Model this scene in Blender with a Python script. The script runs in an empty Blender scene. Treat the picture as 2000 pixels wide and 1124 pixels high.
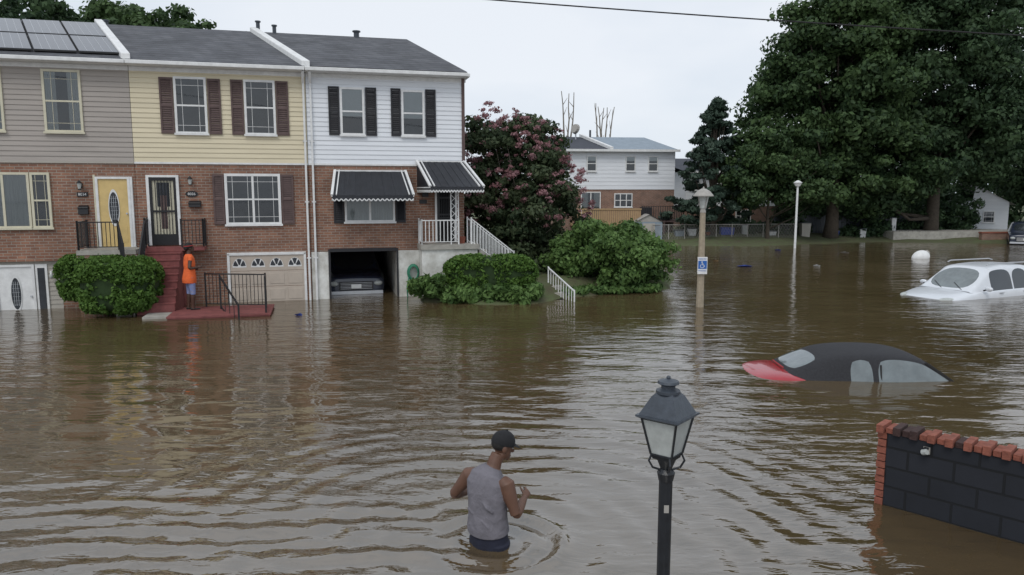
import bpy, bmesh, math, random
import numpy as np
from mathutils import Vector, Matrix
from mathutils.bvhtree import BVHTree
random.seed(7)
rng=np.random.default_rng(7)
scene=bpy.context.scene
scene.view_settings.view_transform='Standard'
scene.view_settings.look='None'
scene.view_settings.exposure=0

# ------------------------------------------------------------------ materials
def newmat(name):
    m=bpy.data.materials.new(name);m.use_nodes=True
    nt=m.node_tree;nt.nodes.clear()
    out=nt.nodes.new('ShaderNodeOutputMaterial')
    return m,nt,out
def N(nt,t,**kw):
    n=nt.nodes.new(t)
    for k,v in kw.items(): setattr(n,k,v)
    return n
def L(nt,a,b): nt.links.new(a,b)
def mat(name,col,rough=.7,var=.15,scale=6,bump=0,bscale=40,metal=0,spec=.5,dirt=None,stretch=None,coat=0):
    m,nt,out=newmat(name)
    b=N(nt,'ShaderNodeBsdfPrincipled')
    b.inputs['Roughness'].default_value=rough;b.inputs['Metallic'].default_value=metal
    b.inputs['Specular IOR Level'].default_value=spec;b.inputs['Coat Weight'].default_value=coat
    tc=N(nt,'ShaderNodeTexCoord')
    src=tc.outputs['Object']
    if stretch:
        mp=N(nt,'ShaderNodeMapping');mp.inputs['Scale'].default_value=stretch
        L(nt,src,mp.inputs['Vector']);src=mp.outputs[0]
    no=N(nt,'ShaderNodeTexNoise');no.inputs['Scale'].default_value=scale;no.inputs['Detail'].default_value=6;no.inputs['Roughness'].default_value=.65
    L(nt,src,no.inputs['Vector'])
    r=N(nt,'ShaderNodeValToRGB')
    r.color_ramp.elements[0].position=.3;r.color_ramp.elements[1].position=.7
    d=dirt if dirt else tuple(c*(1-var) for c in col)
    r.color_ramp.elements[0].color=(*d,1)
    r.color_ramp.elements[1].color=(*[min(1,c*(1+var*.6)) for c in col],1)
    L(nt,no.outputs['Fac'],r.inputs[0]);L(nt,r.outputs[0],b.inputs['Base Color'])
    if bump:
        n2=N(nt,'ShaderNodeTexNoise');n2.inputs['Scale'].default_value=bscale;n2.inputs['Detail'].default_value=4
        L(nt,tc.outputs['Object'],n2.inputs['Vector'])
        bp=N(nt,'ShaderNodeBump');bp.inputs['Strength'].default_value=bump;bp.inputs['Distance'].default_value=.02
        L(nt,n2.outputs['Fac'],bp.inputs['Height']);L(nt,bp.outputs[0],b.inputs['Normal'])
    L(nt,b.outputs[0],out.inputs[0])
    return m
def brickmat(name,c1,c2,mortar,w=.215,h=.075,ms=.009,offs=.5,bump=.6,stain=.35):
    m,nt,out=newmat(name)
    b=N(nt,'ShaderNodeBsdfPrincipled');b.inputs['Roughness'].default_value=.85
    tc=N(nt,'ShaderNodeTexCoord');s=N(nt,'ShaderNodeSeparateXYZ');L(nt,tc.outputs['Object'],s.inputs[0])
    ad=N(nt,'ShaderNodeMath');ad.operation='ADD';L(nt,s.outputs[0],ad.inputs[0]);L(nt,s.outputs[1],ad.inputs[1])
    c=N(nt,'ShaderNodeCombineXYZ');L(nt,ad.outputs[0],c.inputs[0]);L(nt,s.outputs[2],c.inputs[1])
    br=N(nt,'ShaderNodeTexBrick');br.offset=offs
    br.inputs['Scale'].default_value=1;br.inputs['Brick Width'].default_value=w;br.inputs['Row Height'].default_value=h
    br.inputs['Mortar Size'].default_value=ms;br.inputs['Mortar Smooth'].default_value=.2;br.inputs['Bias'].default_value=0
    br.inputs['Color1'].default_value=(*c1,1);br.inputs['Color2'].default_value=(*c2,1);br.inputs['Mortar'].default_value=(*mortar,1)
    L(nt,c.outputs[0],br.inputs['Vector'])
    no=N(nt,'ShaderNodeTexNoise');no.inputs['Scale'].default_value=1.3;no.inputs['Detail'].default_value=7;no.inputs['Roughness'].default_value=.7
    L(nt,tc.outputs['Object'],no.inputs['Vector'])
    mr=N(nt,'ShaderNodeMapRange');mr.inputs[1].default_value=.3;mr.inputs[2].default_value=.7;mr.inputs[3].default_value=1-stain;mr.inputs[4].default_value=1.15
    L(nt,no.outputs['Fac'],mr.inputs[0])
    mx=N(nt,'ShaderNodeVectorMath');mx.operation='SCALE';L(nt,br.outputs['Color'],mx.inputs[0]);L(nt,mr.outputs[0],mx.inputs['Scale'])
    L(nt,mx.outputs[0],b.inputs['Base Color'])
    bp=N(nt,'ShaderNodeBump');bp.inputs['Strength'].default_value=bump;bp.inputs['Distance'].default_value=.008;bp.invert=True
    L(nt,br.outputs['Fac'],bp.inputs['Height']);L(nt,bp.outputs[0],b.inputs['Normal'])
    L(nt,b.outputs[0],out.inputs[0])
    return m
def leafmat(name,dark,light,rough=.6,trans=.3):
    m,nt,out=newmat(name)
    at=N(nt,'ShaderNodeAttribute');at.attribute_name='tone'
    r=N(nt,'ShaderNodeValToRGB');r.color_ramp.elements[0].color=(*dark,1);r.color_ramp.elements[1].color=(*light,1)
    L(nt,at.outputs['Fac'],r.inputs[0])
    d=N(nt,'ShaderNodeBsdfPrincipled');d.inputs['Roughness'].default_value=rough;d.inputs['Specular IOR Level'].default_value=.25
    t=N(nt,'ShaderNodeBsdfTranslucent')
    L(nt,r.outputs[0],d.inputs['Base Color']);L(nt,r.outputs[0],t.inputs['Color'])
    mx=N(nt,'ShaderNodeMixShader');mx.inputs[0].default_value=trans
    L(nt,d.outputs[0],mx.inputs[1]);L(nt,t.outputs[0],mx.inputs[2]);L(nt,mx.outputs[0],out.inputs[0])
    return m
def glassmat(name,tint=(.75,.8,.82)):
    m,nt,out=newmat(name)
    f=N(nt,'ShaderNodeFresnel');f.inputs['IOR'].default_value=1.5
    t=N(nt,'ShaderNodeBsdfTransparent');t.inputs[0].default_value=(*tint,1)
    g=N(nt,'ShaderNodeBsdfGlossy');g.inputs['Roughness'].default_value=.03
    ad=N(nt,'ShaderNodeMath');ad.operation='ADD';ad.inputs[1].default_value=.06;L(nt,f.outputs[0],ad.inputs[0])
    mx=N(nt,'ShaderNodeMixShader');L(nt,ad.outputs[0],mx.inputs[0]);L(nt,t.outputs[0],mx.inputs[1]);L(nt,g.outputs[0],mx.inputs[2])
    L(nt,mx.outputs[0],out.inputs[0]);return m

M={}
M['brick']=brickmat('brick',(.33,.165,.105),(.225,.11,.075),(.34,.29,.24),stain=.42)
M['brick_far']=brickmat('brick_far',(.30,.16,.11),(.23,.125,.09),(.30,.26,.22))
M['block']=brickmat('painted_block',(.012,.014,.02),(.017,.019,.026),(.005,.006,.008),w=.40,h=.2,ms=.012,bump=1,stain=.3)
M['redbrick']=mat('red_brick',(.26,.085,.055),.85,.4,14,.4,60)
M['redbrick2']=mat('dark_brick',(.05,.025,.022),.85,.4,14,.4,60)
M['tan']=mat('tan_siding',(.38,.34,.305),.6,.12,2,stretch=(.3,.3,3))
M['cream']=mat('cream_siding',(.69,.61,.435),.6,.10,2,stretch=(.3,.3,3))
M['whites']=mat('white_siding',(.77,.79,.82),.55,.08,2,stretch=(.3,.3,3))
M['white']=mat('white_paint',(.75,.75,.74),.5,.15,5)
M['whited']=mat('weathered_white_paint',(.70,.70,.67),.7,.3,2.5,dirt=(.42,.40,.35))
M['creamtrim']=mat('cream_trim',(.62,.58,.44),.5,.1,5)
M['shut']=mat('brown_shutter',(.115,.075,.07),.7,.25,8)
M['shutb']=mat('black_shutter',(.018,.018,.022),.6,.2,8)
M['black']=mat('black_iron',(.012,.012,.014),.45,.3,20)
M['yellow']=mat('yellow_door_paint',(.66,.48,.20),.45,.12,4)
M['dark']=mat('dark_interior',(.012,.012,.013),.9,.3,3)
M['room']=mat('dim_room',(.045,.05,.058),.9,.4,3)
M['curtain']=mat('curtain',(.42,.42,.40),.9,.2,3,stretch=(14,14,.5))
M['blind']=mat('window_blind',(.62,.63,.62),.8,.08,3,stretch=(1,1,30))
M['glass']=glassmat('window_glass')
M['carglass']=mat('car_glass',(.025,.03,.034),.06,.2,2,spec=1.0)
M['skygl']=mat('car_glass_painted_sky',(.15,.175,.18),.07,.3,3,spec=1.0)  # base colour paled to stand in for sky reflected in the glass
M['redstep']=mat('red_painted_concrete',(.23,.07,.065),.7,.35,5,.2,30)
M['concrete']=mat('concrete',(.38,.36,.32),.85,.3,4,.3,40)
M['garage']=mat('garage_door_paint',(.50,.43,.36),.5,.1,4)
M['beige']=mat('beige_siding',(.42,.39,.34),.6,.1,3)
M['roof']=brickmat('roof_shingle',(.125,.128,.14),(.09,.093,.105),(.055,.055,.06),w=.33,h=.10,ms=.008,bump=.5,stain=.4)
M['roofb']=mat('roof_grey_blue',(.26,.31,.36),.8,.15,3)
M['roofd']=mat('roof_dark',(.05,.055,.07),.8,.2,3)
M['solar']=mat('solar_cell',(.03,.035,.05),.12,.2,3,spec=.9)
M['alu']=mat('aluminium',(.55,.56,.58),.4,.1,5,metal=.6)
M['awn']=mat('black_awning',(.022,.024,.03),.5,.3,5)
M['bark']=mat('bark',(.075,.06,.045),.95,.4,8,.8,20)
M['barkp']=mat('pale_bark',(.25,.22,.18),.95,.3,8,.5,20)
M['soil']=mat('soil_and_grass',(.07,.095,.035),.95,.5,3,.6,12,dirt=(.08,.065,.04))
M['asph']=mat('asphalt',(.05,.05,.05),.9,.2,3)
M['lampconc']=mat('lamp_post_concrete',(.36,.30,.22),.85,.25,10,.3,60)
M['lamphead']=mat('lamp_head_metal',(.36,.34,.31),.55,.15,8)
M['blackp']=mat('black_powder_coat',(.014,.016,.02),.35,.4,25,.1,80)
M['frost']=mat('frosted_glass',(.46,.48,.46),.35,.25,9)
M['lampgrey']=mat('grey_lamp_metal',(.05,.06,.075),.4,.3,20,.1,60)
M['carwhite']=mat('white_car_paint',(.66,.68,.71),.3,.06,3,coat=.6)
M['carred']=mat('red_car_paint',(.36,.02,.03),.25,.1,3,coat=.6)
M['cardark']=mat('dark_blue_car_paint',(.02,.026,.045),.2,.1,3,coat=.6)
M['cloth']=mat('convertible_cloth',(.03,.03,.034),.9,.3,30,.3,200)
M['rubber']=mat('rubber',(.02,.02,.02),.8,.2,5)
M['blue']=mat('blue_plastic',(.02,.06,.35),.4,.1,5)
M['signblue']=mat('sign_blue',(.02,.12,.42),.5,.1,5)
M['wood']=mat('deck_wood',(.42,.28,.15),.8,.25,5,stretch=(8,8,.6))
M['orange']=mat('orange_top',(.78,.14,.035),.85,.2,6,.3,20)
M['greycloth']=mat('grey_shirt',(.165,.155,.175),.95,.25,7,.9,14)
M['navy']=mat('navy_shorts',(.012,.014,.03),.8,.3,8,.5,14)
M['skin']=mat('dark_skin',(.125,.06,.037),.5,.2,10)
M['skin2']=mat('dark_skin_deep',(.085,.042,.028),.5,.18,10)
M['hair']=mat('black_hair',(.012,.01,.009),.7,.3,40,.5,90)
M['eyew']=mat('eye_white',(.5,.48,.45),.3,.1,10)
M['capm']=mat('black_cap_cloth',(.012,.012,.014),.85,.3,30,.2,80)
M['patblue']=mat('patterned_leggings',(.12,.20,.45),.9,.5,22,dirt=(.30,.28,.34))
M['red']=mat('red_band',(.4,.04,.04),.8,.1,8)
M['hose']=mat('green_hose',(.03,.22,.13),.5,.1,8)
M['leafA']=leafmat('leaves_maple',(.028,.056,.023),(.112,.180,.066))
M['leafB']=leafmat('leaves_back',(.024,.049,.024),(.083,.138,.060))
M['leafC']=leafmat('leaves_conifer',(.026,.048,.034),(.062,.095,.066),trans=.1)
M['leafH']=leafmat('leaves_hedge',(.05,.11,.02),(.15,.26,.055))
M['leafP']=leafmat('leaves_garden',(.055,.11,.032),(.18,.29,.085))
M['leafM']=leafmat('leaves_myrtle',(.032,.055,.027),(.11,.138,.068))
M['flower']=leafmat('myrtle_flowers',(.26,.12,.125),(.46,.27,.29))
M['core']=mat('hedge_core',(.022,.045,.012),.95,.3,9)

# ------------------------------------------------------------------ builders
def empty(name,loc=(0,0,0),rot=0):
    e=bpy.data.objects.new(name,None);e.location=loc;e.rotation_euler=(0,0,rot);e.empty_display_size=.2
    scene.collection.objects.link(e);return e
class B:
    def __init__(s): s.v=[];s.f=[];s.m=[];s.mats=[]
    def mi(s,k):
        if k not in s.mats: s.mats.append(k)
        return s.mats.index(k)
    def poly(s,pts,k):
        n=len(s.v);s.v+= [tuple(p) for p in pts];s.f.append(tuple(range(n,n+len(pts))));s.m.append(s.mi(k))
    def box(s,x0,x1,y0,y1,z0,z1,k):
        s.hexa([(x0,y0,z0),(x1,y0,z0),(x1,y1,z0),(x0,y1,z0)],[(x0,y0,z1),(x1,y0,z1),(x1,y1,z1),(x0,y1,z1)],k)
    def hexa(s,b,t,k):
        n=len(s.v);s.v+=[tuple(p) for p in b]+[tuple(p) for p in t];i=s.mi(k)
        for f in ((3,2,1,0),(4,5,6,7),(0,1,5,4),(1,2,6,5),(2,3,7,6),(3,0,4,7)):
            s.f.append(tuple(n+j for j in f));s.m.append(i)
    def bar(s,p,q,w,h,k,up=(0,0,1)):
        p=Vector(p);q=Vector(q);d=(q-p).normalized();u=Vector(up)
        if abs(d.dot(u))>.98:u=Vector((1,0,0))
        r=d.cross(u).normalized()*w/2;u=r.cross(d).normalized()*h/2
        s.hexa([p-r-u,p+r-u,q+r-u,q-r-u],[p-r+u,p+r+u,q+r+u,q-r+u],k)
    def tube(s,pts,rad,k,seg=10,side=None,cap=True):
        pts=[Vector(p) for p in pts];n=len(pts);i0=len(s.v);mi=s.mi(k)
        pr=None
        for i,p in enumerate(pts):
            t=(pts[min(i+1,n-1)]-pts[max(i-1,0)]).normalized()
            a=Vector(side) if side is not None else (pr if pr is not None else (Vector((1,0,0)) if abs(t.x)<.9 else Vector((0,1,0))))
            a=(a-t*a.dot(t)).normalized();b=t.cross(a)
            if side is None: pr=a
            r=rad[i] if isinstance(rad,(list,tuple)) else rad
            ra,rb=(r if isinstance(r,(list,tuple)) else (r,r))
            for j in range(seg):
                th=2*math.pi*j/seg;s.v.append(tuple(p+a*ra*math.cos(th)+b*rb*math.sin(th)))
        for i in range(n-1):
            for j in range(seg):
                a=i0+i*seg+j;b2=i0+i*seg+(j+1)%seg
                s.f.append((a,b2,b2+seg,a+seg));s.m.append(mi)
        if cap:
            s.f.append(tuple(i0+j for j in reversed(range(seg))));s.m.append(mi)
            s.f.append(tuple(i0+(n-1)*seg+j for j in range(seg)));s.m.append(mi)
    def ell(s,c,ax,r,k,nu=16,nv=10,vmin=0,vmax=math.pi):
        c=Vector(c);X,Y,Z=[Vector(a) for a in ax];i0=len(s.v);mi=s.mi(k)
        for i in range(nv+1):
            ph=vmin+(vmax-vmin)*i/nv
            for j in range(nu):
                th=2*math.pi*j/nu
                s.v.append(tuple(c+X*r[0]*math.sin(ph)*math.cos(th)+Y*r[1]*math.sin(ph)*math.sin(th)+Z*r[2]*math.cos(ph)))
        for i in range(nv):
            for j in range(nu):
                a=i0+i*nu+j;b=i0+i*nu+(j+1)%nu
                s.f.append((a+nu,b+nu,b,a));s.m.append(mi)
    def done(s,name,parent=None,smooth=False,bevel=0,sub=0):
        me=bpy.data.meshes.new(name);me.from_pydata(s.v,[],s.f)
        for k in s.mats: me.materials.append(M[k])
        me.polygons.foreach_set('material_index',s.m)
        if smooth: me.polygons.foreach_set('use_smooth',[True]*len(s.f))
        me.update();o=bpy.data.objects.new(name,me);scene.collection.objects.link(o)
        if parent:o.parent=parent
        if bevel:
            b=o.modifiers.new('b','BEVEL');b.width=bevel;b.segments=2;b.limit_method='ANGLE'
        if sub:
            b=o.modifiers.new('s','SUBSURF');b.levels=sub;b.render_levels=sub
        return o
ID=((1,0,0),(0,1,0),(0,0,1))
def foliage(name,blobs,n,size,mk,parent=None,up=.25,seed=1,depth=.35,droop=0,elong=1.5):
    r=np.random.default_rng(seed)
    bl=np.array(blobs,float);w=bl[:,3]*bl[:,4]+bl[:,4]*bl[:,5];w=w/w.sum()
    idx=r.choice(len(bl),n,p=w);b=bl[idx]
    d=r.normal(size=(n,3));d/=np.linalg.norm(d,axis=1)[:,None]
    d[:,2]+=up;d/=np.linalg.norm(d,axis=1)[:,None]
    rad=1-depth*r.random(n)**1.3+r.normal(size=n)*.10
    P=b[:,:3]+d*b[:,3:6]*rad[:,None]
    nn=d+r.normal(size=(n,3))*.55;nn/=np.linalg.norm(nn,axis=1)[:,None]
    t=np.cross(nn,r.normal(size=(n,3)));t/=np.linalg.norm(t,axis=1)[:,None]
    t[:,2]-=droop;bt=np.cross(nn,t)
    s=size*(.5+1.0*r.random(n))[:,None]
    a=t*s*elong*.5;c=bt*s*.5
    V=np.stack([P-a,P-c*.9+a*.1+nn*s*.12,P+a,P+c*.9+a*.1+nn*s*.12],1).reshape(-1,3)
    me=bpy.data.meshes.new(name);me.vertices.add(4*n);me.vertices.foreach_set('co',V.ravel())
    me.loops.add(4*n);me.loops.foreach_set('vertex_index',np.arange(4*n,dtype=np.int32))
    me.polygons.add(n);me.polygons.foreach_set('loop_start',np.arange(0,4*n,4,dtype=np.int32))
    me.polygons.foreach_set('loop_total',np.full(n,4,dtype=np.int32))
    me.update();me.validate()
    bt_=r.random(len(bl));tone=np.clip(.1+.5*bt_[idx]+.6*(r.random(n)-.35),0,1)
    at=me.attributes.new('tone','FLOAT','POINT');at.data.foreach_set('value',np.repeat(tone,4))
    me.materials.append(M[mk])
    o=bpy.data.objects.new(name,me);scene.collection.objects.link(o)
    if parent:o.parent=parent
    return o
def crown(envs,k,rs,seed=1,lo=.55,hi=1.06):
    r=np.random.default_rng(seed);out=[]
    tot=sum(e[3]*e[5] for e in envs)
    for e in envs:
        for _ in range(max(3,int(k*e[3]*e[5]/tot))):
            d=r.normal(size=3);d/=np.linalg.norm(d);q=lo+(hi-lo)*r.random()**.6
            s=rs*(.45+1.0*r.random())
            out.append((e[0]+d[0]*e[3]*q,e[1]+d[1]*e[4]*q,e[2]+d[2]*e[5]*q,s*1.2,s*1.2,s*.75))
    return out
def limbs(b,base,h,r0,blobs,k,mk='bark',nl=14,seed=3):
    r=random.Random(seed)
    pts=[Vector(base)+Vector((math.sin(i*1.3)*.02*h*.3,math.cos(i)*.02*h*.3,h*i/7)) for i in range(8)]
    b.tube(pts,[r0*(1.25 if i==0 else 1)*(1-.85*i/7) for i in range(8)],mk,9)
    for bb in r.sample(blobs,min(nl,len(blobs))):
        c=Vector(bb[:3]);zz=min(max(.25,(c.z-base[2])/h*.6),.85);i=int(zz*7);s=pts[i]
        m=(s+c)/2+Vector((0,0,-.05*h))
        b.tube([s,m,c],[r0*.42*(1-.6*zz),r0*.25*(1-.5*zz),r0*.06],mk,6)

def siding(b,x0,x1,z0,z1,k,y=0,st=.13,pr=.02,holes=()):
    z=z0
    while z<z1-.01:
        t=min(z+st,z1)
        b.poly([(x0,y-pr,z),(x1,y-pr,z),(x1,y-.003,t),(x0,y-.003,t)],k)
        b.poly([(x0,y+.01,z),(x1,y+.01,z),(x1,y-pr,z),(x0,y-pr,z)],k)
        z=t
def window(name,par,x0,x1,z0,z1,fk='white',y=0,fw=.06,cols=(),sash=True,mun=True,inside='blind',in_h=1.0,room='room'):
    b=B();p=.055
    b.box(x0,x0+fw,y-p,y+.02,z0,z1,fk);b.box(x1-fw,x1,y-p,y+.02,z0,z1,fk)
    b.box(x0+fw,x1-fw,y-p,y+.02,z1-fw,z1,fk);b.box(x0+fw,x1-fw,y-p,y+.02,z0,z0+fw,fk)
    b.box(x0-.03,x1+.03,y-p-.03,y-p+.0,z0-.035,z0+.02,fk)
    a0,a1,c0,c1=x0+fw,x1-fw,z0+fw,z1-fw
    b.poly([(a0,y-.0225,c0),(a1,y-.0225,c0),(a1,y-.0225,c1),(a0,y-.0225,c1)],room)
    if inside=='blind':
        h=c1-(c1-c0)*in_h
        z=c1
        while z>h+.02:
            b.poly([(a0,y-.030,z-.03),(a1,y-.030,z-.03),(a1,y-.024,z),(a0,y-.024,z)],'blind');z-=.03
    elif inside=='curtain':
        w=(a1-a0)*.33
        for (q0,q1) in ((a0,a0+w),(a1-w,a1)):
            n=10
            for i in range(n):
                u0=q0+(q1-q0)*i/n;u1=q0+(q1-q0)*(i+1)/n
                ya,yb=(-.024,-.031) if i%2 else (-.031,-.024)
                b.poly([(u0,y+ya,c0),(u1,y+yb,c0),(u1,y+yb,c1),(u0,y+ya,c1)],'curtain')
    elif inside=='full':
        n=26
        for i in range(n):
            u0=a0+(a1-a0)*i/n;u1=a0+(a1-a0)*(i+1)/n
            ya,yb=(-.024,-.031) if i%2 else (-.031,-.024)
            b.poly([(u0,y+ya,c0),(u1,y+yb,c0),(u1,y+yb,c1),(u0,y+ya,c1)],'curtain')
    b.poly([(a0,y-.034,c0),(a1,y-.034,c0),(a1,y-.034,c1),(a0,y-.034,c1)],'glass')
    for c in cols: b.box(c-.03,c+.03,y-.05,y-.036,c0,c1,fk)
    edges=[a0]+list(cols)+[a1]
    if sash:
        zm=(c0+c1)/2;b.box(a0,a1,y-.046,y-.036,zm-.022,zm+.022,fk)
    if mun:
        for i in range(len(edges)-1):
            e0,e1=edges[i],edges[i+1];w=e1-e0
            for q in (.2,.8): b.box(e0+w*q-.005,e0+w*q+.005,y-.042,y-.0365,c0,c1,fk)
            for q in ((.12,.88) if sash else (.15,.85)):
                zz=c0+(c1-c0)*q;b.box(e0,e1,y-.043,y-.037,zz-.005,zz+.005,fk)
    return b.done(name,par)
def shutter(b,x0,x1,z0,z1,k,y=0):
    f=.045
    b.box(x0,x0+f,y-.05,y,z0,z1,k);b.box(x1-f,x1,y-.05,y,z0,z1,k)
    zm=(z0+z1)/2
    for a,c in ((z0,z0+f*1.4),(zm-f*.7,zm+f*.7),(z1-f*1.4,z1)): b.box(x0+f,x1-f,y-.05,y,a,c,k)
    for a,c in ((z0+f*1.4,zm-f*.7),(zm+f*.7,z1-f*1.4)):
        n=max(4,int((c-a)/.055))
        for i in range(n):
            za=a+(c-a)*i/n;zb=a+(c-a)*(i+1)/n
            b.poly([(x0+f,y-.045,za),(x1-f,y-.045,za),(x1-f,y-.015,zb),(x0+f,y-.015,zb)],k)
def railing(b,p,q,h,k,sp=.11,th=.016,posts=True,low=.08,post=.04):
    p=Vector(p);q=Vector(q);u=Vector((0,0,1))
    b.bar(p+u*h,q+u*h,.04,.03,k);b.bar(p+u*low,q+u*low,.025,.02,k)
    n=max(2,int((q-p).length/sp))
    for i in range(1,n):
        a=p.lerp(q,i/n);b.bar(a+u*low,a+u*h,th,th,k)
    if posts:
        for a in(p,q): b.bar(a,a+u*(h+.04),post,post,k)

# ------------------------------------------------------------------ row houses
A=.25;P0=(-8.75,20.64,0)
EZ=6.42;SB=3.9
SK=-1.65
def rp(u,t,sk=SK,dz=0):
    return Vector((u+sk*t,-.32+4.3*t,EZ+.06+1.68*t+dz))
def rpb(u,t,sk=SK,dz=0):
    return Vector((u+sk*(2-t if t>1 else t),-.32+4.3*t,EZ+.06+1.68*(2-t)+dz))
def house_base(x0,x1,sk,garage=None,low=-1.0,brick_low=-1.0):
    h=empty('brick_house',P0,A)
    b=B()
    if garage is None:
        b.box(x0,x1,0,8.6,brick_low,SB,'brick')
    else:
        g0,g1,gz=garage
        b.box(x0,g0,0,8.6,-1,1.38,'whited');b.box(g1,x1,0,8.6,-1,1.38,'whited')
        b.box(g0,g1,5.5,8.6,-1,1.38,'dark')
        b.box(x0,x1,.001,8.6,gz,SB,'brick')
        b.box(g0-.06,g0,-.03,0,-1,gz+.06,'shutb');b.box(g1,g1+.05,-.03,0,-1,gz+.06,'shutb');b.box(g0,g1,-.03,0,gz-.02,gz+.08,'shutb')
    b.box(x0,x1,.012,8.6,SB,EZ,sk)
    b.done('walls',h)
    b=B();siding(b,x0,x1,SB,EZ-.02,sk);b.box(x0,x1,-.03,.01,SB-.05,SB-.001,'white' if sk!='tan' else 'beige')
    b.done('siding',h)
    return h
def roof(h,x0,x1,hip=False,k='roof'):
    b=B()
    th=.06
    if not hip:
        b.hexa([rp(x0,0),rp(x1,0),rp(x1,1),rp(x0,1)],[rp(x0,0,dz=th),rp(x1,0,dz=th),rp(x1,1,dz=th),rp(x0,1,dz=th)],k)
        b.hexa([rpb(x0,1),rpb(x1,1),(x1,8.3,EZ),(x0,8.3,EZ)],[rpb(x0,1,dz=th),rpb(x1,1,dz=th),(x1,8.3,EZ+th),(x0,8.3,EZ+th)],k)
    else:
        a,c=rp(x0,0,dz=th),rp(x1,0,dz=th);r0=rp(x0,1,dz=th);r1=rp(x1,1,sk=-1.25,dz=th)
        d=Vector((x1,8.3,EZ+.06+th));e=Vector((x0,8.3,EZ+.06+th))
        b.poly([a,c,r1,r0],k);b.poly([c,d,r1],k);b.poly([r0,r1,d,e],k)
        b.poly([(x0,-.32,EZ+.05),(x1,-.32,EZ+.05),(x1,8.3,EZ+.05),(x0,8.3,EZ+.05)],'white')
    b.done('roof',h)
    b=B()
    b.box(x0,x1,-.41,-.30,EZ-.01,EZ+.09,'white');b.box(x0,x1,-.30,0,EZ-.02,EZ+.03,'white')
    if hip: b.box(x1-.02,x1+.08,-.3,8.3,EZ-.01,EZ+.09,'white')
    b.box(x0,x1,-.025,0,EZ-.14,EZ-.02,'white')
    b.done('gutter',h,bevel=.015)
def parapet(h,u):
    b=B();w=.11
    b.hexa([rp(u-w,0),rp(u+w,0),rp(u+w,1),rp(u-w,1)],[rp(u-w,0,dz=.2),rp(u+w,0,dz=.2),rp(u+w,1,dz=.2),rp(u-w,1,dz=.2)],'white')
    b.hexa([rp(u-w,1),rp(u+w,1),(u+w,8.3,EZ),(u-w,8.3,EZ)],[rp(u-w,1,dz=.2),rp(u+w,1,dz=.2),(u+w,8.3,EZ+.2),(u-w,8.3,EZ+.2)],'white')
    b.done('firewall_cap',h,bevel=.02)
def vent(h,u,y,z,hh=.3,r=.06):
    b=B();b.tube([(u,y,z-.3),(u,y,z+hh)],r,'lampgrey',8);b.tube([(u,y,z+hh),(u,y,z+hh+.04)],r*1.5,'lampgrey',8);b.done('vent_pipe',h)

# ---- house A (tan)
h=house_base(-5.94,-1.45,'tan',brick_low=1.3)
b=B();b.box(-5.94,-1.45,.0,8.6,-1,1.3,'beige');siding(b,-5.94,-3.40,-.6,1.27,'beige',st=.12)
b.box(-5.94,-3.35,-.12,0,1.28,1.36,'brick');b.box(-3.40,-1.45,-.004,.01,-1,1.3,'brick');b.done('basement_wall',h)
roof(h,-5.94,-1.45);parapet(h,-1.42);parapet(h,-5.94)
window('window',h,-3.51,-2.60,4.64,6.24,'creamtrim',inside='curtain')
window('window',h,-5.35,-4.42,4.64,6.24,'creamtrim',inside='curtain')
window('window',h,-5.2,-3.98,2.15,3.6,'creamtrim',sash=False,mun=False,inside='full',cols=(-4.6,))
window('window',h,-3.96,-3.50,2.15,3.6,'creamtrim',sash=True,mun=True,inside=None)
def paneldoor(name,par,x0,x1,z0,z1,k,fk,oval=True):
    b=B();f=.06
    b.box(x0,x0+f,-.07,.01,z0,z1,fk);b.box(x1-f,x1,-.07,.01,z0,z1,fk);b.box(x0+f,x1-f,-.07,.01,z1-f,z1,fk)
    b.box(x0+f,x1-f,-.035,.01,z0,z1-f,k)
    cx=(x0+x1)/2;cz=z0+(z1-z0)*.56
    for q0,q1 in ((x0+f+.07,cx-.14),(cx+.14,x1-f-.07)):
        b.box(q0,q1,-.042,-.036,z0+.12,z0+.55,k)
    if oval:
        for rr,dy,kk in ((1.18,-.05,'white'),(1.0,-.055,'room')):
            n=24;pts=[(cx+.115*rr*math.cos(2*math.pi*i/n),dy,cz+.42*rr*math.sin(2*math.pi*i/n)) for i in range(n)]
            b.poly(pts,kk)
        for i in range(6): b.box(cx-.09,cx+.09,-.06,-.056,cz-.3+i*.11,cz-.295+i*.11,'alu')
        for q in (-.05,0,.05): b.box(cx+q-.004,cx+q+.004,-.0605,-.0565,cz-.32,cz+.32,'alu')
    b.tube([(x1-f-.05,-.09,z0+.9),(x1-f-.05,-.03,z0+.9)],.025,'alu',8)
    b.box(x0-.05,x1+.05,-.12,0,z0-.06,z0,'concrete')
    return b.done(name,par)
paneldoor('front_door',h,-2.42,-1.58,1.62,3.5,'yellow','white')
b=B();b.box(-1.58,-1.52,-.06,.01,1.6,3.5,'white');b.box(-2.47,-2.42,-.05,.01,1.6,3.55,'creamtrim');b.done('door_trim',h)
paneldoor('basement_door',h,-4.95,-4.02,-.55,1.2,'white','white')
b=B();b.box(-4.0,-3.72,-.05,.0,-.5,1.2,'white');b.box(-3.95,-3.78,-.056,-.05,0,1.1,'room')
b.tube([(-3.6,-.02,1.0),(-3.6,-.14,1.0),(-3.6,-.14,.93)],.03,'white',8);b.ell((-3.6,-.14,.88),ID,(.05,.05,.07),'frost');b.done('basement_sidelight',h)
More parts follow.
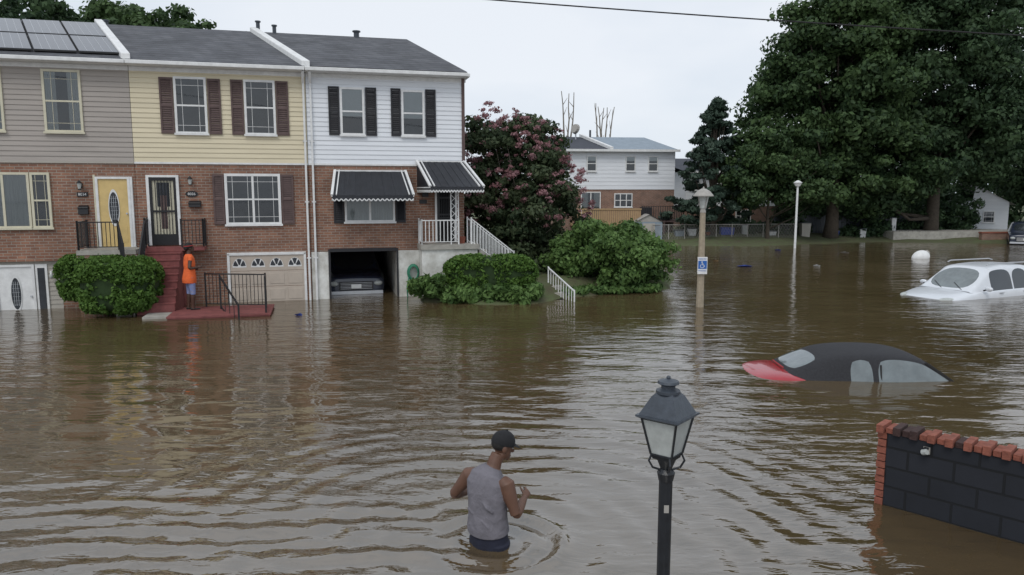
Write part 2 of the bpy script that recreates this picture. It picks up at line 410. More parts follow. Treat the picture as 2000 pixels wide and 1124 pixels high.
def walllamp(par,u,z):
    b=B();b.box(u-.04,u+.04,-.03,0,z-.08,z+.06,'black');b.tube([(u,-.02,z),(u,-.12,z+.03)],.015,'black',6)
    b.tube([(u,-.13,z-.10),(u,-.13,z+.04)],[.035,.06],'frost',8);b.tube([(u,-.13,z+.04),(u,-.13,z+.12)],[.075,.015],'black',8);b.tube([(u,-.13,z-.13),(u,-.13,z-.10)],.04,'black',8)
    b.done('wall_lamp',par)
walllamp(h,-2.78,3.28)
def mailbox(par,u0,u1,z0,z1):
    b=B();b.hexa([(u0,-.13,z0),(u1,-.13,z0),(u1,0,z0),(u0,0,z0)],[(u0,-.11,z1-.05),(u1,-.11,z1-.05),(u1,0,z1),(u0,0,z1)],'black')
    b.box(u0-.01,u1+.01,-.14,-.12,z1-.09,z1-.06,'black');b.done('mailbox',par,bevel=.01)
mailbox(h,-2.86,-2.62,2.5,2.75)
def text(par,s,loc,size,k,rot=(math.pi/2,0,0),name='number_text'):
    c=bpy.data.curves.new(name,'FONT');c.body=s;c.size=size;c.align_x='CENTER';c.align_y='CENTER';c.extrude=.002
    o=bpy.data.objects.new(name,c);o.location=loc;o.rotation_euler=rot;c.materials.append(M[k]);scene.collection.objects.link(o)
    if par:o.parent=par
    return o
b=B();b.box(-2.88,-2.62,-.03,0,2.97,3.09,'black');b.done('number_plaque',h);text(h,'8034',(-2.75,-.034,3.03),.1,'white')
b=B()
b.box(-2.75,-1.35,-.9,0,1.48,1.6,'concrete');b.box(-2.75,-1.35,-.88,-.005,-.5,1.48,'brick')
railing(b,(-2.7,-.85,1.6),(-1.75,-.85,1.6),.72,'black',sp=.09);railing(b,(-2.7,-.85,1.6),(-2.7,-.03,1.6),.72,'black',sp=.09)
railing(b,(-1.75,-.85,1.6),(-1.5,-1.5,1.05),.72,'black',sp=.09)
for i in range(4): b.box(-1.7,-1.27,-.9-.22*(i+1),-.9-.22*i,-.5,1.45-.17*i,'concrete')
b.done('porch',h)
b=B()
for i in range(4):
    for j in range(2):
        ua=-5.7+i*1.04;ub=ua+1.0;ta=.06+j*.45;tb=ta+.43
        def q(u,t,dz): return rp(u+.1,t,dz=dz)
        b.hexa([q(ua,ta,.1),q(ub,ta,.1),q(ub,tb,.1),q(ua,tb,.1)],[q(ua,ta,.14),q(ub,ta,.14),q(ub,tb,.14),q(ua,tb,.14)],'rubber')
        m=.008
        b.hexa([q(ua+.012,ta+m,.14),q(ub-.012,ta+m,.14),q(ub-.012,tb-m,.14),q(ua+.012,tb-m,.14)],[q(ua+.012,ta+m,.145),q(ub-.012,ta+m,.145),q(ub-.012,tb-m,.145),q(ua+.012,tb-m,.145)],'solar')
        for s in (.2,.4,.6,.8): 
            u=ua+(ub-ua)*s;b.hexa([q(u-.004,ta+m,.146),q(u+.004,ta+m,.146),q(u+.004,tb-m,.146),q(u-.004,tb-m,.146)],[q(u-.004,ta+m,.149),q(u+.004,ta+m,.149),q(u+.004,tb-m,.149),q(u-.004,tb-m,.149)],'alu')
b.done('solar_panels',h)
vent(h,-2.9,4.2,8.1,.25)
h0=house_base(-10.4,-5.95,'cream');roof(h0,-10.4,-5.95)
window('window',h0,-8.6,-7.7,4.64,6.2,inside='blind');window('window',h0,-8.6,-7.2,2.2,3.6,inside='full')
b=B();shutter(b,-9.0,-8.65,4.64,6.2,'shut');shutter(b,-7.65,-7.3,4.64,6.2,'shut');b.done('shutters',h0)

# ---- house B (cream)
h=house_base(-1.44,3.06,'cream')
roof(h,-1.44,3.06);parapet(h,3.10)
window('window',h,-.36,.46,4.66,6.17,inside='blind',in_h=0);window('window',h,1.42,2.24,4.66,6.15,inside='blind',in_h=0)
b=B()
for x0,x1 in ((-.72,-.38),(.49,.82),(1.08,1.40),(2.26,2.59)): shutter(b,x0,x1,4.66,6.14,'shut')
shutter(b,.50,.79,2.2,3.58,'shut');shutter(b,2.31,2.64,2.2,3.58,'shut');b.done('shutters',h)
window('window',h,.81,2.29,2.18,3.6,fw=.07,cols=(1.55,),inside='blind',in_h=0)
b=B()
b.box(-1.18,-1.11,-.07,.01,1.65,3.55,'white');b.box(-.43,-.36,-.07,.01,1.65,3.55,'white');b.box(-1.11,-.43,-.07,.01,3.49,3.55,'white')
b.box(-1.11,-.43,-.02,.01,1.65,3.49,'creamtrim')
b.box(-1.11,-1.04,-.06,-.03,1.65,3.49,'black');b.box(-.50,-.43,-.06,-.03,1.65,3.49,'black')
for z0,z1 in ((1.65,1.95),(3.40,3.49),(2.55,2.60)): b.box(-1.04,-.50,-.06,-.03,z0,z1,'black')
for i in range(1,7): x=-1.04+.54*i/7;b.box(x-.008,x+.008,-.05,-.035,1.95,3.4,'black')
b.box(-.93,-.61,-.026,-.021,2.7,3.35,'room');b.box(-.85,-.69,-.03,-.027,2.1,3.0,'shut')
b.done('front_door',h)
walllamp(h,-.06,3.40)
b=B();n=20;b.poly([(-.05+.16*math.cos(2*math.pi*i/n),-.02,3.04+.085*math.sin(2*math.pi*i/n)) for i in range(n)],'black');b.box(-.1,0,-.018,0,3.0,3.08,'black');b.done('number_plaque',h)
text(h,'8036',(-.05,-.026,3.04),.1,'white')
mailbox(h,-.13,.18,2.68,2.86)
b=B()
b.box(.78,.85,-.04,.01,-1,1.38,'white');b.box(2.85,2.92,-.04,.01,-1,1.38,'white');b.box(.78,2.92,-.04,.01,1.32,1.40,'white')
for i in range(5):
    z1=1.32-.45*i;z0=z1-.44
    b.box(.85,2.85,-.01,.01,z0,z1,'garage')
    for j in range(4):
        x0=.85+.5*j+.05;x1=x0+.4
        if i==0:
            c=(x0+x1)/2;m=12
            pts=[(c+.19*math.cos(math.pi*q/m),-.014,z0+.1+.26*math.sin(math.pi*q/m)) for q in range(m+1)]
            b.poly(pts,'white')
            for q in range(3):
                a0=math.pi*(q+.12)/3;a1=math.pi*(q+.88)/3
                b.poly([(c+.05*math.cos(a0),-.018,z0+.13+.05*math.sin(a0)),(c+.17*math.cos(a0),-.018,z0+.12+.23*math.sin(a0)),(c+.17*math.cos((a0+a1)/2),-.018,z0+.12+.23*math.sin((a0+a1)/2)),(c+.17*math.cos(a1),-.018,z0+.12+.23*math.sin(a1)),(c+.05*math.cos(a1),-.018,z0+.13+.05*math.sin(a1))],'room')
        else: b.box(x0,x1,-.022,-.01,z0+.07,z1-.07,'garage')
b.done('garage_door',h,bevel=.006)
b=B()
for x,t in ((3.0,EZ),(3.19,EZ)):
    b.bar((x,-.33,EZ-.02),(x,-.05,EZ-.32),.07,.06,'white');b.bar((x,-.05,EZ-.3),(x,-.05,-.8),.075,.055,'white')
    for z in (1.2,2.8,4.5): b.box(x-.06,x+.06,-.085,0,z,z+.03,'white')
b.done('downpipes',h)
b=B()
b.box(-1.25,-.30,-.45,0,1.5,1.62,'redstep');b.box(-1.25,-.30,-.44,-.004,-.8,1.5,'redstep')
for i in range(8):
    b.box(-1.22,-.33,-.45-.165*(i+1),-.45-.165*i,-.8,1.45-.17*i,'redstep');b.box(-1.24,-.31,-.47-.165*(i+1),-.45-.165*i,1.45-.17*i,1.475-.17*i,'redstep')
b.box(-.34,2.05,-2.75,-1.15,-.8,.03,'redstep');b.box(-.36,2.07,-2.77,-1.13,.03,.07,'redstep')
b.box(-.95,-.36,-2.5,-1.8,-.8,.05,'concrete')
b.done('front_steps',h)
b=B()
railing(b,(-1.2,-.42,1.62),(-1.2,-.03,1.62),.75,'black',sp=.09);railing(b,(.25,-.42,1.62),(.25,-.03,1.62),.72,'black',sp=.09)
railing(b,(-.30,-.42,1.62),(.25,-.42,1.62),.72,'black',sp=.09)
b.box(-.3,.27,-.45,0,1.52,1.6,'redstep')
railing(b,(-1.2,-.42,1.62),(-1.2,-1.8,.2),.72,'black',sp=.12)
railing(b,(.35,-1.2,.07),(1.9,-1.75,.07),.88,'black',sp=.1)
railing(b,(1.9,-1.75,.07),(1.95,-2.6,.07),.88,'black',sp=.1)
railing(b,(.8,-1.9,.1),(1.35,-3.1,-.5),.85,'black',sp=.35)
b.done('iron_railings',h)

# ---- house C (white)
h=house_base(3.07,7.53,'whites',garage=(3.6,5.5,1.39))
roof(h,3.07,7.62,hip=True)
window('window',h,3.99,4.67,4.70,6.04,inside='blind',in_h=.62,mun=False);window('window',h,5.72,6.39,4.70,6.02,inside='blind',in_h=.62,mun=False)
b=B()
for x0,x1 in ((3.67,3.97),(4.70,5.01),(5.42,5.70),(6.42,6.72)): shutter(b,x0,x1,4.70,6.05,'shutb')
shutter(b,3.73,4.02,2.2,3.5,'shutb');shutter(b,5.50,5.79,2.2,3.5,'shutb');b.done('shutters',h)
window('window',h,4.04,5.48,2.22,3.6,cols=(4.76,),sash=False,mun=False,inside='full',in_h=1)
def awning(par,t0,t1,zt,b0,b1,zb,off,val=.14):
    b=B();n=14
    def scallop(p,q):
        m=18
        p=Vector(p);q=Vector(q)
        for i in range(m):
            a=p.lerp(q,i/m);c=p.lerp(q,(i+1)/m);mid=(a+c)/2
            b.poly([a,c,c-Vector((0,0,val*.55)),mid-Vector((0,0,val)),a-Vector((0,0,val*.55))],'awn')
            b.bar(a-Vector((0,.004,val*.58)),mid-Vector((0,.004,val*1.03)),.012,.03,'white');b.bar(mid-Vector((0,.004,val*1.03)),c-Vector((0,.004,val*.58)),.012,.03,'white')
    for i in range(n):
        a0=t0+(t1-t0)*i/n;a1=t0+(t1-t0)*(i+1)/n;c0=b0+(b1-b0)*i/n;c1=b0+(b1-b0)*(i+1)/n;r=.012 if i%2 else 0
        b.hexa([(c0,-off,zb+r),(c1,-off,zb+r),(a1,-.02,zt+r),(a0,-.02,zt+r)],[(c0,-off,zb+.015+r),(c1,-off,zb+.015+r),(a1,-.02,zt+.015+r),(a0,-.02,zt+.015+r)],'awn')
    for a,c in ((t0,b0),(t1,b1)):
        b.poly([(a,-.02,zt),(c,-off,zb),(a,-.02,zb)],'awn')
        b.bar((a,-.02,zt+.035),(c,-off,zb+.035),.07,.05,'white');b.bar((a+(.12 if a==t0 else -.12),-.02,zt+.035),(c+(.12 if a==t0 else -.12),-off,zb+.035),.03,.04,'white')
        b.bar((a,-.02,zb),(c,-off,zb),.03,.03,'white')
    b.bar((t0,-.03,zt+.02),(t1,-.03,zt+.02),.04,.04,'white')
    scallop((b0,-off,zb+.01),(b1,-off,zb+.01))
    scallop((t0,-.02,zb+.01),(b0,-off,zb+.01));scallop((t1,-.02,zb+.01),(b1,-off,zb+.01))
    b.done('awning',par)
awning(h,3.80,5.80,3.68,3.68,5.93,2.98,.9)
awning(h,6.14,7.55,3.97,6.38,7.92,3.22,1.1)
b=B();b.box(6.66,6.72,-.05,0,1.6,3.3,'white');b.box(7.26,7.32,-.05,0,1.6,3.3,'white');b.box(6.72,7.26,-.02,0,1.6,3.3,'dark')
b.box(6.72,6.80,-.05,-.02,1.6,3.3,'black');b.box(7.18,7.26,-.05,-.02,1.6,3.3,'black')
for i in range(1,7): b.box(6.80+.38*i/7-.006,6.80+.38*i/7+.006,-.045,-.03,1.6,3.3,'black')
for z in (1.65,2.3,2.4,2.9): b.box(6.8,7.18,-.05,-.03,z,z+.05,'black')
b.done('front_door',h)
b=B();b.box(6.2,6.42,-.03,0,2.75,2.87,'black');b.box(6.28,6.46,-.14,0,2.95,3.15,'black');b.done('wall_plaque',h)
b=B();PY=-.72
b.box(6.12,7.85,PY-.06,0,1.44,1.58,'concrete');b.box(6.16,7.80,PY,-.004,-.5,1.44,'whited')
for i in range(6): b.box(7.85+.24*i,7.85+.24*(i+1),PY,-.06,-.3,1.40-.18*i,'concrete')
railing(b,(6.17,PY,1.58),(7.24,PY,1.58),.70,'white',sp=.10,th=.022)
railing(b,(6.17,PY,1.58),(6.17,-.05,1.58),.70,'white',sp=.10,th=.022)
railing(b,(7.62,PY,1.58),(8.9,PY,.58),.74,'white',sp=.11,th=.022);railing(b,(7.62,-.1,1.58),(8.9,-.1,.58),.74,'white',sp=.11,th=.022)
for x in (7.02,7.24): b.bar((x,PY,1.58),(x,PY,3.45),.03,.03,'white')
for i in range(7):
    z=1.7+i*.22;b.bar((7.02,PY,z),(7.24,PY,z+.22),.012,.015,'white');b.bar((7.24,PY,z),(7.02,PY,z+.22),.012,.015,'white')
b.tube([(7.4,-.35,1.58),(7.4,-.35,1.78)],[.09,.12],'redbrick',12)
b.done('porch',h)
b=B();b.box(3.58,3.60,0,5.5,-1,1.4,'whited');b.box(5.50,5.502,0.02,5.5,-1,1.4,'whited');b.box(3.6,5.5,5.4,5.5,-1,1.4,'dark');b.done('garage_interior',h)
b=B();b.box(7.50,7.545,0,8.6,-.5,SB,'brick');b.box(7.50,7.56,0,8.6,SB,EZ,'whites');b.box(7.49,7.58,-.04,.05,SB,EZ,'shut');b.done('side_wall',h)
b=B()
for i in range(4): b.tube([(5.98+.17*math.cos(t*.33)*(1-.08*i),-.06-.035*i,.72+.24*math.sin(t*.33)*(1-.06*i)) for t in range(20)],.018,'hose',6)
b.tube([(5.85,-.1,.6),(5.78,-.12,.3),(5.8,-.2,-.2)],.018,'hose',6)
b.done('garden_hose',h,smooth=True)
vent(h,1.6,3.9,8.15,.35);vent(h,2.1,3.9,8.1,.3);vent(h,4.7,3.9,8.15,.2,.09)

# ------------------------------------------------------------------ cars
def car(name,loc,rot,paint,roofk,body,house,side_glass,win_front,win_rear,glass,extra=None,cr=.85,wglass=None):
    e=empty(name,loc,rot);b=B();mi=b.mi(paint)
    ring=13
    for (x,z0,zb,zt,wl) in body:
        half=[(wl*.90,z0),(wl*.99,z0+.18),(wl,(z0+zb)/2+.08),(wl*.985,zb-.04),(wl*.94,zb+.01),(wl*.80,(zb*.25+zt*.75)),(0,zt)]
        for y,z in [(-y,z) for y,z in half]+[(y,z) for y,z in reversed(half[:-1])]: b.v.append((x,y,z))
    n=len(body)
    for i in range(n-1):
        for j in range(ring-1):
            a=i*ring+j;b.f.append((a,a+1,a+1+ring,a+ring));b.m.append(mi)
    b.f.append(tuple(reversed(range(ring))));b.m.append(mi);b.f.append(tuple((n-1)*ring+j for j in range(ring)));b.m.append(mi)
    b.done('body',e,smooth=True,sub=2)
    b=B();m=len(house);kp=b.mi(roofk);kg=b.mi(glass);kw=b.mi(wglass or glass)
    rg=9
    for (x,zb,zt,wb,wt) in house:
        h=zt-zb
        half=[(wb,zb),(wb*.7+wt*.3,zb+h*.30),(wt+.035,zt-min(.10,h*.4)),(wt-.05,zt-min(.02,h*.1)),(0,zt)]
        for y,z in [(-y,z) for y,z in half]+[(y,z) for y,z in reversed(half[:-1])]: b.v.append((x,y,z))
    for i in range(m-1):
        for j in range(rg-1):
            a=i*rg+j;s=j if j<4 else 7-j
            k=kp
            if s in(0,1) and i in side_glass:k=kg
            if s==3 and i in(win_front,win_rear):k=kw
            b.f.append((a,a+1,a+1+rg,a+rg));b.m.append(k)
    o=b.done('cabin',e,smooth=True)
    me=o.data
    bm=bmesh.new();bm.from_mesh(me);cl=bm.edges.layers.float.new('crease_edge')
    for ed in bm.edges:
        fs=ed.link_faces
        if len(fs)==2 and fs[0].material_index!=fs[1].material_index: ed[cl]=cr
        if len(fs)==1: ed[cl]=1
    bm.to_mesh(me);bm.free()
    md=o.modifiers.new('s','SUBSURF');md.levels=2;md.render_levels=2
    if extra: extra(e)
    return e
def wag(e):
    b=B()
    for s in(-1,1):
        b.tube([(1.95,s*.58,1.66),(2.1,s*.59,1.70),(3.8,s*.59,1.69),(3.95,s*.57,1.65)],.017,'alu',6)
        b.ell((1.52,s*.99,1.04),ID,(.07,.11,.07),'carwhite')
        b.bar((1.45,s*.88,.99),(1.50,s*.98,1.03),.04,.04,'rubber')
        b.ell((.33,s*.66,.76),((.93,s*.36,0),(-s*.36,.93,0),(.0,0,1)),(.25,.10,.065),'frost')
        for x in (2.15,3.2): b.box(x,x+.17,s*.905-.015,s*.905+.015,.88,.905,'alu')
        for x in (.9,3.65): b.tube([(x,s*.72,.33),(x,s*.90,.33)],.33,'rubber',20)
    b.box(-.03,.04,-.4,.4,.52,.64,'rubber')
    for y in (-.50,.10): b.bar((1.10,y,.985),(1.34,y+.40,1.15),.018,.012,'rubber')
    b.done('trim',e,bevel=.006)
wbody=[(0,.38,.56,.62,.55),(.06,.32,.62,.70,.72),(.28,.3,.74,.82,.84),(.7,.3,.84,.93,.89),(1.1,.3,.91,.99,.90),(1.5,.3,.95,1.0,.90),(2.4,.3,.97,1.0,.90),(3.4,.3,.98,1.0,.90),(4.1,.3,.99,1.02,.88),(4.5,.3,.96,1.0,.84),(4.62,.36,.70,.76,.74)]
whouse=[(1.05,.93,.97,.80,.72),(1.15,.93,1.01,.82,.74),(1.88,.95,1.54,.845,.66),(1.96,.95,1.585,.85,.65),(2.10,.95,1.625,.85,.64),(2.78,.96,1.66,.85,.64),(2.84,.96,1.66,.85,.64),(3.52,.97,1.64,.85,.64),(3.58,.97,1.635,.85,.64),(4.08,.98,1.57,.83,.61),(4.14,.98,1.53,.82,.59),(4.48,.96,1.06,.78,.62),(4.55,.94,1.0,.76,.62)]
e=car('parked_car',(11.95,21.75,-.79),math.radians(24),'carwhite','carwhite',wbody,whouse,(2,3,4,6,8),1,10,'carglass',wag,1.0,'skygl');e.scale=(1.06,1.06,1.04)
def cvx(e):
    b=B()
    for s in(-1,1):
        b.bar((2.92,s*.585,1.33),(3.50,s*.70,.92),.035,.045,'rubber')
        b.ell((3.10,s*.85,.98),ID,(.06,.08,.05),'carred')
        b.ell((.03,s*.5,.82),ID,(.05,.15,.07),'red')
        for x in (.8,3.45): b.tube([(x,s*.62,.31),(x,s*.80,.31)],.31,'rubber',20)
        b.bar((2.12,s*.775,.93),(2.14,s*.66,1.30),.03,.02,'rubber')
    b.tube([(.62,y,1.16) for y in np.linspace(-.3,.3,7)],.012,'red',6)
    b.done('trim',e,bevel=.005)
cbody=[(0,.36,.84,.98,.52),(.05,.3,.94,1.06,.66),(.3,.28,1.03,1.13,.74),(.7,.28,1.04,1.15,.78),(1.0,.28,.97,1.06,.80),(1.6,.28,.90,.96,.82),(2.6,.28,.89,.93,.82),(3.4,.28,.87,.90,.82),(3.6,.28,.83,.88,.82),(4.1,.28,.72,.78,.76),(4.32,.34,.58,.62,.58)]
chouse=[(.62,.92,1.11,.70,.57),(.70,.91,1.17,.78,.57),(1.18,.88,1.38,.81,.54),(1.32,.88,1.44,.815,.56),(1.62,.88,1.49,.815,.575),(2.00,.88,1.50,.815,.58),(2.08,.88,1.50,.815,.58),(2.50,.88,1.49,.81,.575),(2.82,.88,1.43,.80,.57),(2.94,.88,1.37,.80,.575),(3.48,.86,.97,.78,.66),(3.56,.85,.90,.76,.66)]
e=car('convertible_car',(4.04,12.75,-1.00),math.radians(-2),'carred','cloth',cbody,chouse,(4,6,7,8,9),9,1,'skygl',cvx);e.scale=(.97,.97,.97)
def trk(e):
    b=B();b.box(-.05,.02,-.5,.5,.55,.80,'rubber')
    for i in range(5): b.box(-.06,-.04,-.48,.48,.58+.045*i,.594+.045*i,'alu')
    for s in (-1,1):
        b.ell((.05,s*.66,.74),ID,(.10,.14,.08),'frost')
        for x in (.9,3.4): b.tube([(x,s*.7,.36),(x,s*.9,.36)],.36,'rubber',18)
    b.box(-.08,-.055,-.15,.15,.60,.72,'white');b.box(-.09,.05,-.8,.8,.42,.52,'alu');b.done('trim',e,bevel=.01)
tbody=[(0,.4,.80,.88,.80),(.06,.34,.90,.98,.86),(.5,.32,.98,1.05,.9),(1.2,.32,1.02,1.08,.9),(2.6,.32,1.02,1.06,.9),(4.3,.32,1.0,1.05,.88),(4.4,.4,.8,.85,.85)]
thouse=[(1.1,1.0,1.06,.82,.74),(1.2,1.0,1.10,.84,.74),(1.72,1.0,1.58,.85,.66),(1.85,1.0,1.64,.85,.65),(2.5,1.0,1.67,.85,.65),(2.6,1.0,1.67,.85,.65),(3.6,1.0,1.64,.85,.64),(3.8,1.0,1.58,.85,.63),(4.25,1.0,1.1,.8,.63)]
ca,sa=math.cos(A),math.sin(A)
def HW(u,y,z=0): return (P0[0]+u*ca-y*sa,P0[1]+u*sa+y*ca,z)
car('pickup_truck',HW(4.35,.9,-.42),A+math.pi/2,'cardark','cardark',tbody,thouse,(2,3,5),1,7,'carglass',trk)
car('parked_car',(30.1,43.6,-.35),math.radians(58),'cardark','cardark',tbody,thouse,(2,3,5),1,7,'carglass',trk)

# ------------------------------------------------------------------ street furniture
e=empty('street_lamp',(5.1,20.0,0))
b=B();b.tube([(0,0,-.9),(0,0,2.55)],[.115,.075],'lampconc',8);b.tube([(0,0,2.55),(0,0,2.68)],[.085,.06],'lamphead',12)
b.tube([(0,0,2.66),(0,0,2.98)],[.085,.15],'frost',12);b.tube([(0,0,2.98),(0,0,3.0),(0,0,3.12),(0,0,3.18)],[.27,.27,.17,.06],'lamphead',16)
for i in range(4):
    t=i*math.pi/2+.4;b.bar((.09*math.cos(t),.09*math.sin(t),2.66),(.17*math.cos(t),.17*math.sin(t),2.98),.015,.015,'lamphead')
b.tube([(0,0,3.17),(0,0,3.24)],[.04,.01],'lamphead',8)
for z in (.95,1.32): b.tube([(0,0,z),(0,0,z+.02)],.112,'alu',12)
b.done('post_and_head',e)
s=empty('parking_sign',(5.1,19.87,1.15))
b=B();b.box(-.13,.13,-.012,0,-.24,.22,'white');b.box(-.115,.115,-.016,-.012,-.10,.12,'signblue')
b.done('plate',s,bevel=.003)
b=B();y=-.019
b.ell((-.015,y,.085),ID,(.017,.002,.017),'white')
b.bar((-.015,y,.065),(-.01,y,.01),.003,.016,'white',up=(1,0,0));b.bar((-.01,y,.01),(.035,y,.01),.003,.014,'white');b.bar((.035,y,.01),(.055,y,-.045),.003,.014,'white',up=(1,0,0));b.bar((-.015,y,.042),(.025,y,.042),.003,.012,'white')
b.tube([(-.012+.047*math.cos(t),y,-.025+.047*math.sin(t)) for t in np.linspace(2.0,6.1,14)],.007,'white',6)
b.done('wheelchair_symbol',s)
text(s,'RESERVED',(0,-.014,.165),.048,'signblue',name='sign_text');text(s,'PARKING',(0,-.014,-.15),.05,'signblue',name='sign_text')
e=empty('street_lamp',(15.7,41.3,0))
b=B();b.tube([(0,0,-.5),(0,0,3.4)],[.07,.055],'white',8);b.tube([(0,0,3.4),(0,0,3.55),(0,0,3.6),(0,0,3.72)],[.12,.2,.24,.05],'white',12);b.done('post_and_head',e)
e=empty('street_lamp',(.775,3.6,0))
b=B()
b.tube([(0,0,-.9),(0,0,1.70)],.034,'blackp',20);b.tube([(0,0,1.66),(0,0,1.70),(0,0,1.72)],[.037,.045,.03],'blackp',20)
b.tube([(0,0,1.72),(0,0,1.775)],[.028,.05],'blackp',16)
b.box(-.012,.012,-.0355,-.030,1.50,1.54,'lamphead')
b.done('post',e,smooth=False)
def sq(r,z,n=4,rot=math.radians(-84)):
    return [(r*math.cos(2*math.pi*i/n+rot),r*math.sin(2*math.pi*i/n+rot),z) for i in range(n)]
b=B()
def prism(r0,z0,r1,z1,k,n=4):
    a,c=sq(r0,z0,n),sq(r1,z1,n)
    for i in range(n): b.poly([a[i],a[(i+1)%n],c[(i+1)%n],c[i]],k)
    b.poly(list(reversed(a)),k);b.poly(c,k)
prism(.072,1.775,.080,1.80,'blackp');prism(.078,1.80,.128,1.985,'frost')
prism(.140,1.985,.166,1.996,'lampgrey');prism(.166,1.996,.164,2.006,'lampgrey');prism(.148,2.006,.085,2.095,'lampgrey');prism(.085,2.095,.06,2.115,'lampgrey')
b.done('lantern',e,bevel=.002)
b=B()
lo,hi=sq(.082,1.80),sq(.133,1.987)
for i in range(4): b.bar(lo[i],hi[i],.010,.010,'blackp')
for i in range(4): b.bar(lo[i],lo[(i+1)%4],.009,.009,'blackp');b.bar(hi[i],hi[(i+1)%4],.01,.01,'blackp')
for t in (-.1,math.pi*.5,math.pi+.1,math.pi*1.5):
    b.tube([(.03*math.cos(t),.03*math.sin(t),1.715),(.07*math.cos(t),.07*math.sin(t),1.73),(.09*math.cos(t),.09*math.sin(t),1.765),(.075*math.cos(t),.075*math.sin(t),1.80)],.006,'blackp',6)
b.tube([(0,0,2.11),(0,0,2.125),(0,0,2.135),(0,0,2.15),(0,0,2.16)],[.06,.06,.035,.035,.055],'lampgrey',20)
b.tube([(0,0,2.16),(0,0,2.172),(0,0,2.185)],[.055,.05,.006],'lampgrey',20)
b.ell((0,0,2.188),ID,(.011,.011,.011),'lampgrey');b.done('frame_and_finial',e,bevel=.001)

e=B();pts=[]
for i in range(41):
    t=i/40;x=-14+36*t
    z=6.07-.064*(x+.75)-.35*math.sin(math.pi*t)+.33
    pts.append((x,12.0,z))
e.tube(pts,.011,'rubber',6);e.done('overhead_wire',smooth=True)

# foreground wall
e=empty('painted_block_wall',(3.7,7.1,0),math.radians(-45))
b=B();Lw=4.2
b.box(0.0,Lw,0,.2,-.9,.74,'block');b.done('block_wall',e)
b=B()
r=random.Random(3)
z=-.9
i=0
while z<.74:
    dx=.02 if i%2 else .0
    b.box(-.08-dx*.5,-.003,-.010+dx*.5,.212,z,z+.066,'redbrick');z+=.075;i+=1
x=-.09;i=0
while x<Lw:
    k='redbrick2' if i in (3,4) or r.random()<.05 else 'redbrick'
    o=-.055 if i%2==0 else -.012
    o+=r.uniform(-.008,.008)
    b.box(x,x+.066,o,.215+o*.5,.742,.742+.056+r.uniform(-.004,.004)+(.026 if i%2==0 else 0),k);x+=.076;i+=1
b.done('brick_cap',e,bevel=.004)
b=B()
for x in (.36,1.25,2.2):
    b.box(x-.03,x+.03,-.012,-.0,.62,.69,'lamphead');b.tube([(x-.025,-.04,.64),(x+.02,-.06,.66)],.028,'frost',10);b.box(x-.02,x+.02,-.05,-.012,.67,.69,'blackp')
b.done('wall_lights',e,bevel=.003)

# ------------------------------------------------------------------ far buildings
def row_house(loc,rot,full=True):
    e=empty('row_house',loc,rot)
    b=B()
    b.box(0,7.9,0,8,-.5,3.25,'brick_far');b.box(0,7.9,-.01,8,3.25,5.75,'whites');siding(b,0,7.9,3.25,5.75,'whites',y=-.012,st=.25)
    for x0,x1,k in ((-.25,3.6,'roofd'),(3.6,8.1,'roofb')):
        b.poly([(x0,-.4,5.75),(x1,-.4,5.75),(x1-1.2,3.8,6.85),(x0-1.2,3.8,6.85)],k);b.poly([(x0-1.2,3.8,6.85),(x1-1.2,3.8,6.85),(x1,8.3,5.75),(x0,8.3,5.75)],k)
    b.box(-.25,8.1,-.45,-.38,5.65,5.8,'white')
    b.hexa([(3.5,-.4,5.77),(3.7,-.4,5.77),(2.5,3.8,6.87),(2.3,3.8,6.87)],[(3.5,-.4,5.95),(3.7,-.4,5.95),(2.5,3.8,7.05),(2.3,3.8,7.05)],'white')
    b.done('walls_and_roof',e)
    for x in (.4,2.05,4.6,6.1): window('window',e,x,x+.65,4.4,5.4,y=-.04,inside='blind',in_h=.3,mun=False)
    window('window',e,3.9,5.1,2.1,3.0,y=-.02,cols=(4.3,4.7),inside=None,mun=False);window('sliding_door',e,1.7,3.0,1.0,3.1,y=-.02,cols=(2.35,),inside='curtain',sash=False,mun=False)
    b=B()
    b.box(1.0,5.0,-2.6,0,.95,1.1,'wood')
    n=30
    for i in range(n): x=1.0+4.0*i/n;b.box(x,x+.1,-2.6,-2.57,1.1,2.0,'wood')
    b.box(1.0,5.0,-2.65,-2.55,2.0,2.08,'wood')
    for x in (1.0,3.0,4.9): b.box(x,x+.1,-2.6,-2.5,-.5,1.0,'wood')
    b.box(5.2,8.0,-2.0,0,1.2,1.3,'shut');railing(b,(5.2,-2.0,1.3),(7.9,-2.0,1.3),.9,'black',sp=.15,th=.03)
    for i in range(6): b.box(4.8+.28*i,5.1+.28*i,-2.9,-2.1,.9-.2*i,1.0-.2*i,'shut')
    for x in (5.3,6.6,7.8): b.box(x,x+.1,-2.0,-1.9,-.5,1.2,'shut')
    b.box(5.6,6.3,-.5,-.1,1.3,2.1,'shutb');b.done('decks',e)
    b=B();b.tube([(1.9,3,6.4),(1.9,3,7.4)],.05,'alu',6);b.tube([(1.9,2.9,7.3),(1.75,2.8,7.35)],[.35,.3],'lamphead',12);b.tube([(3.0,3.5,6.8),(3.0,3.5,7.3)],.07,'lampgrey',6);b.done('satellite_dish',e)
row_house((2.75,48.3,0),math.radians(6))
row_house((12.6,54.5,-1.2),math.radians(9))
e=empty('garden_shed',(8.3,45.8,0))
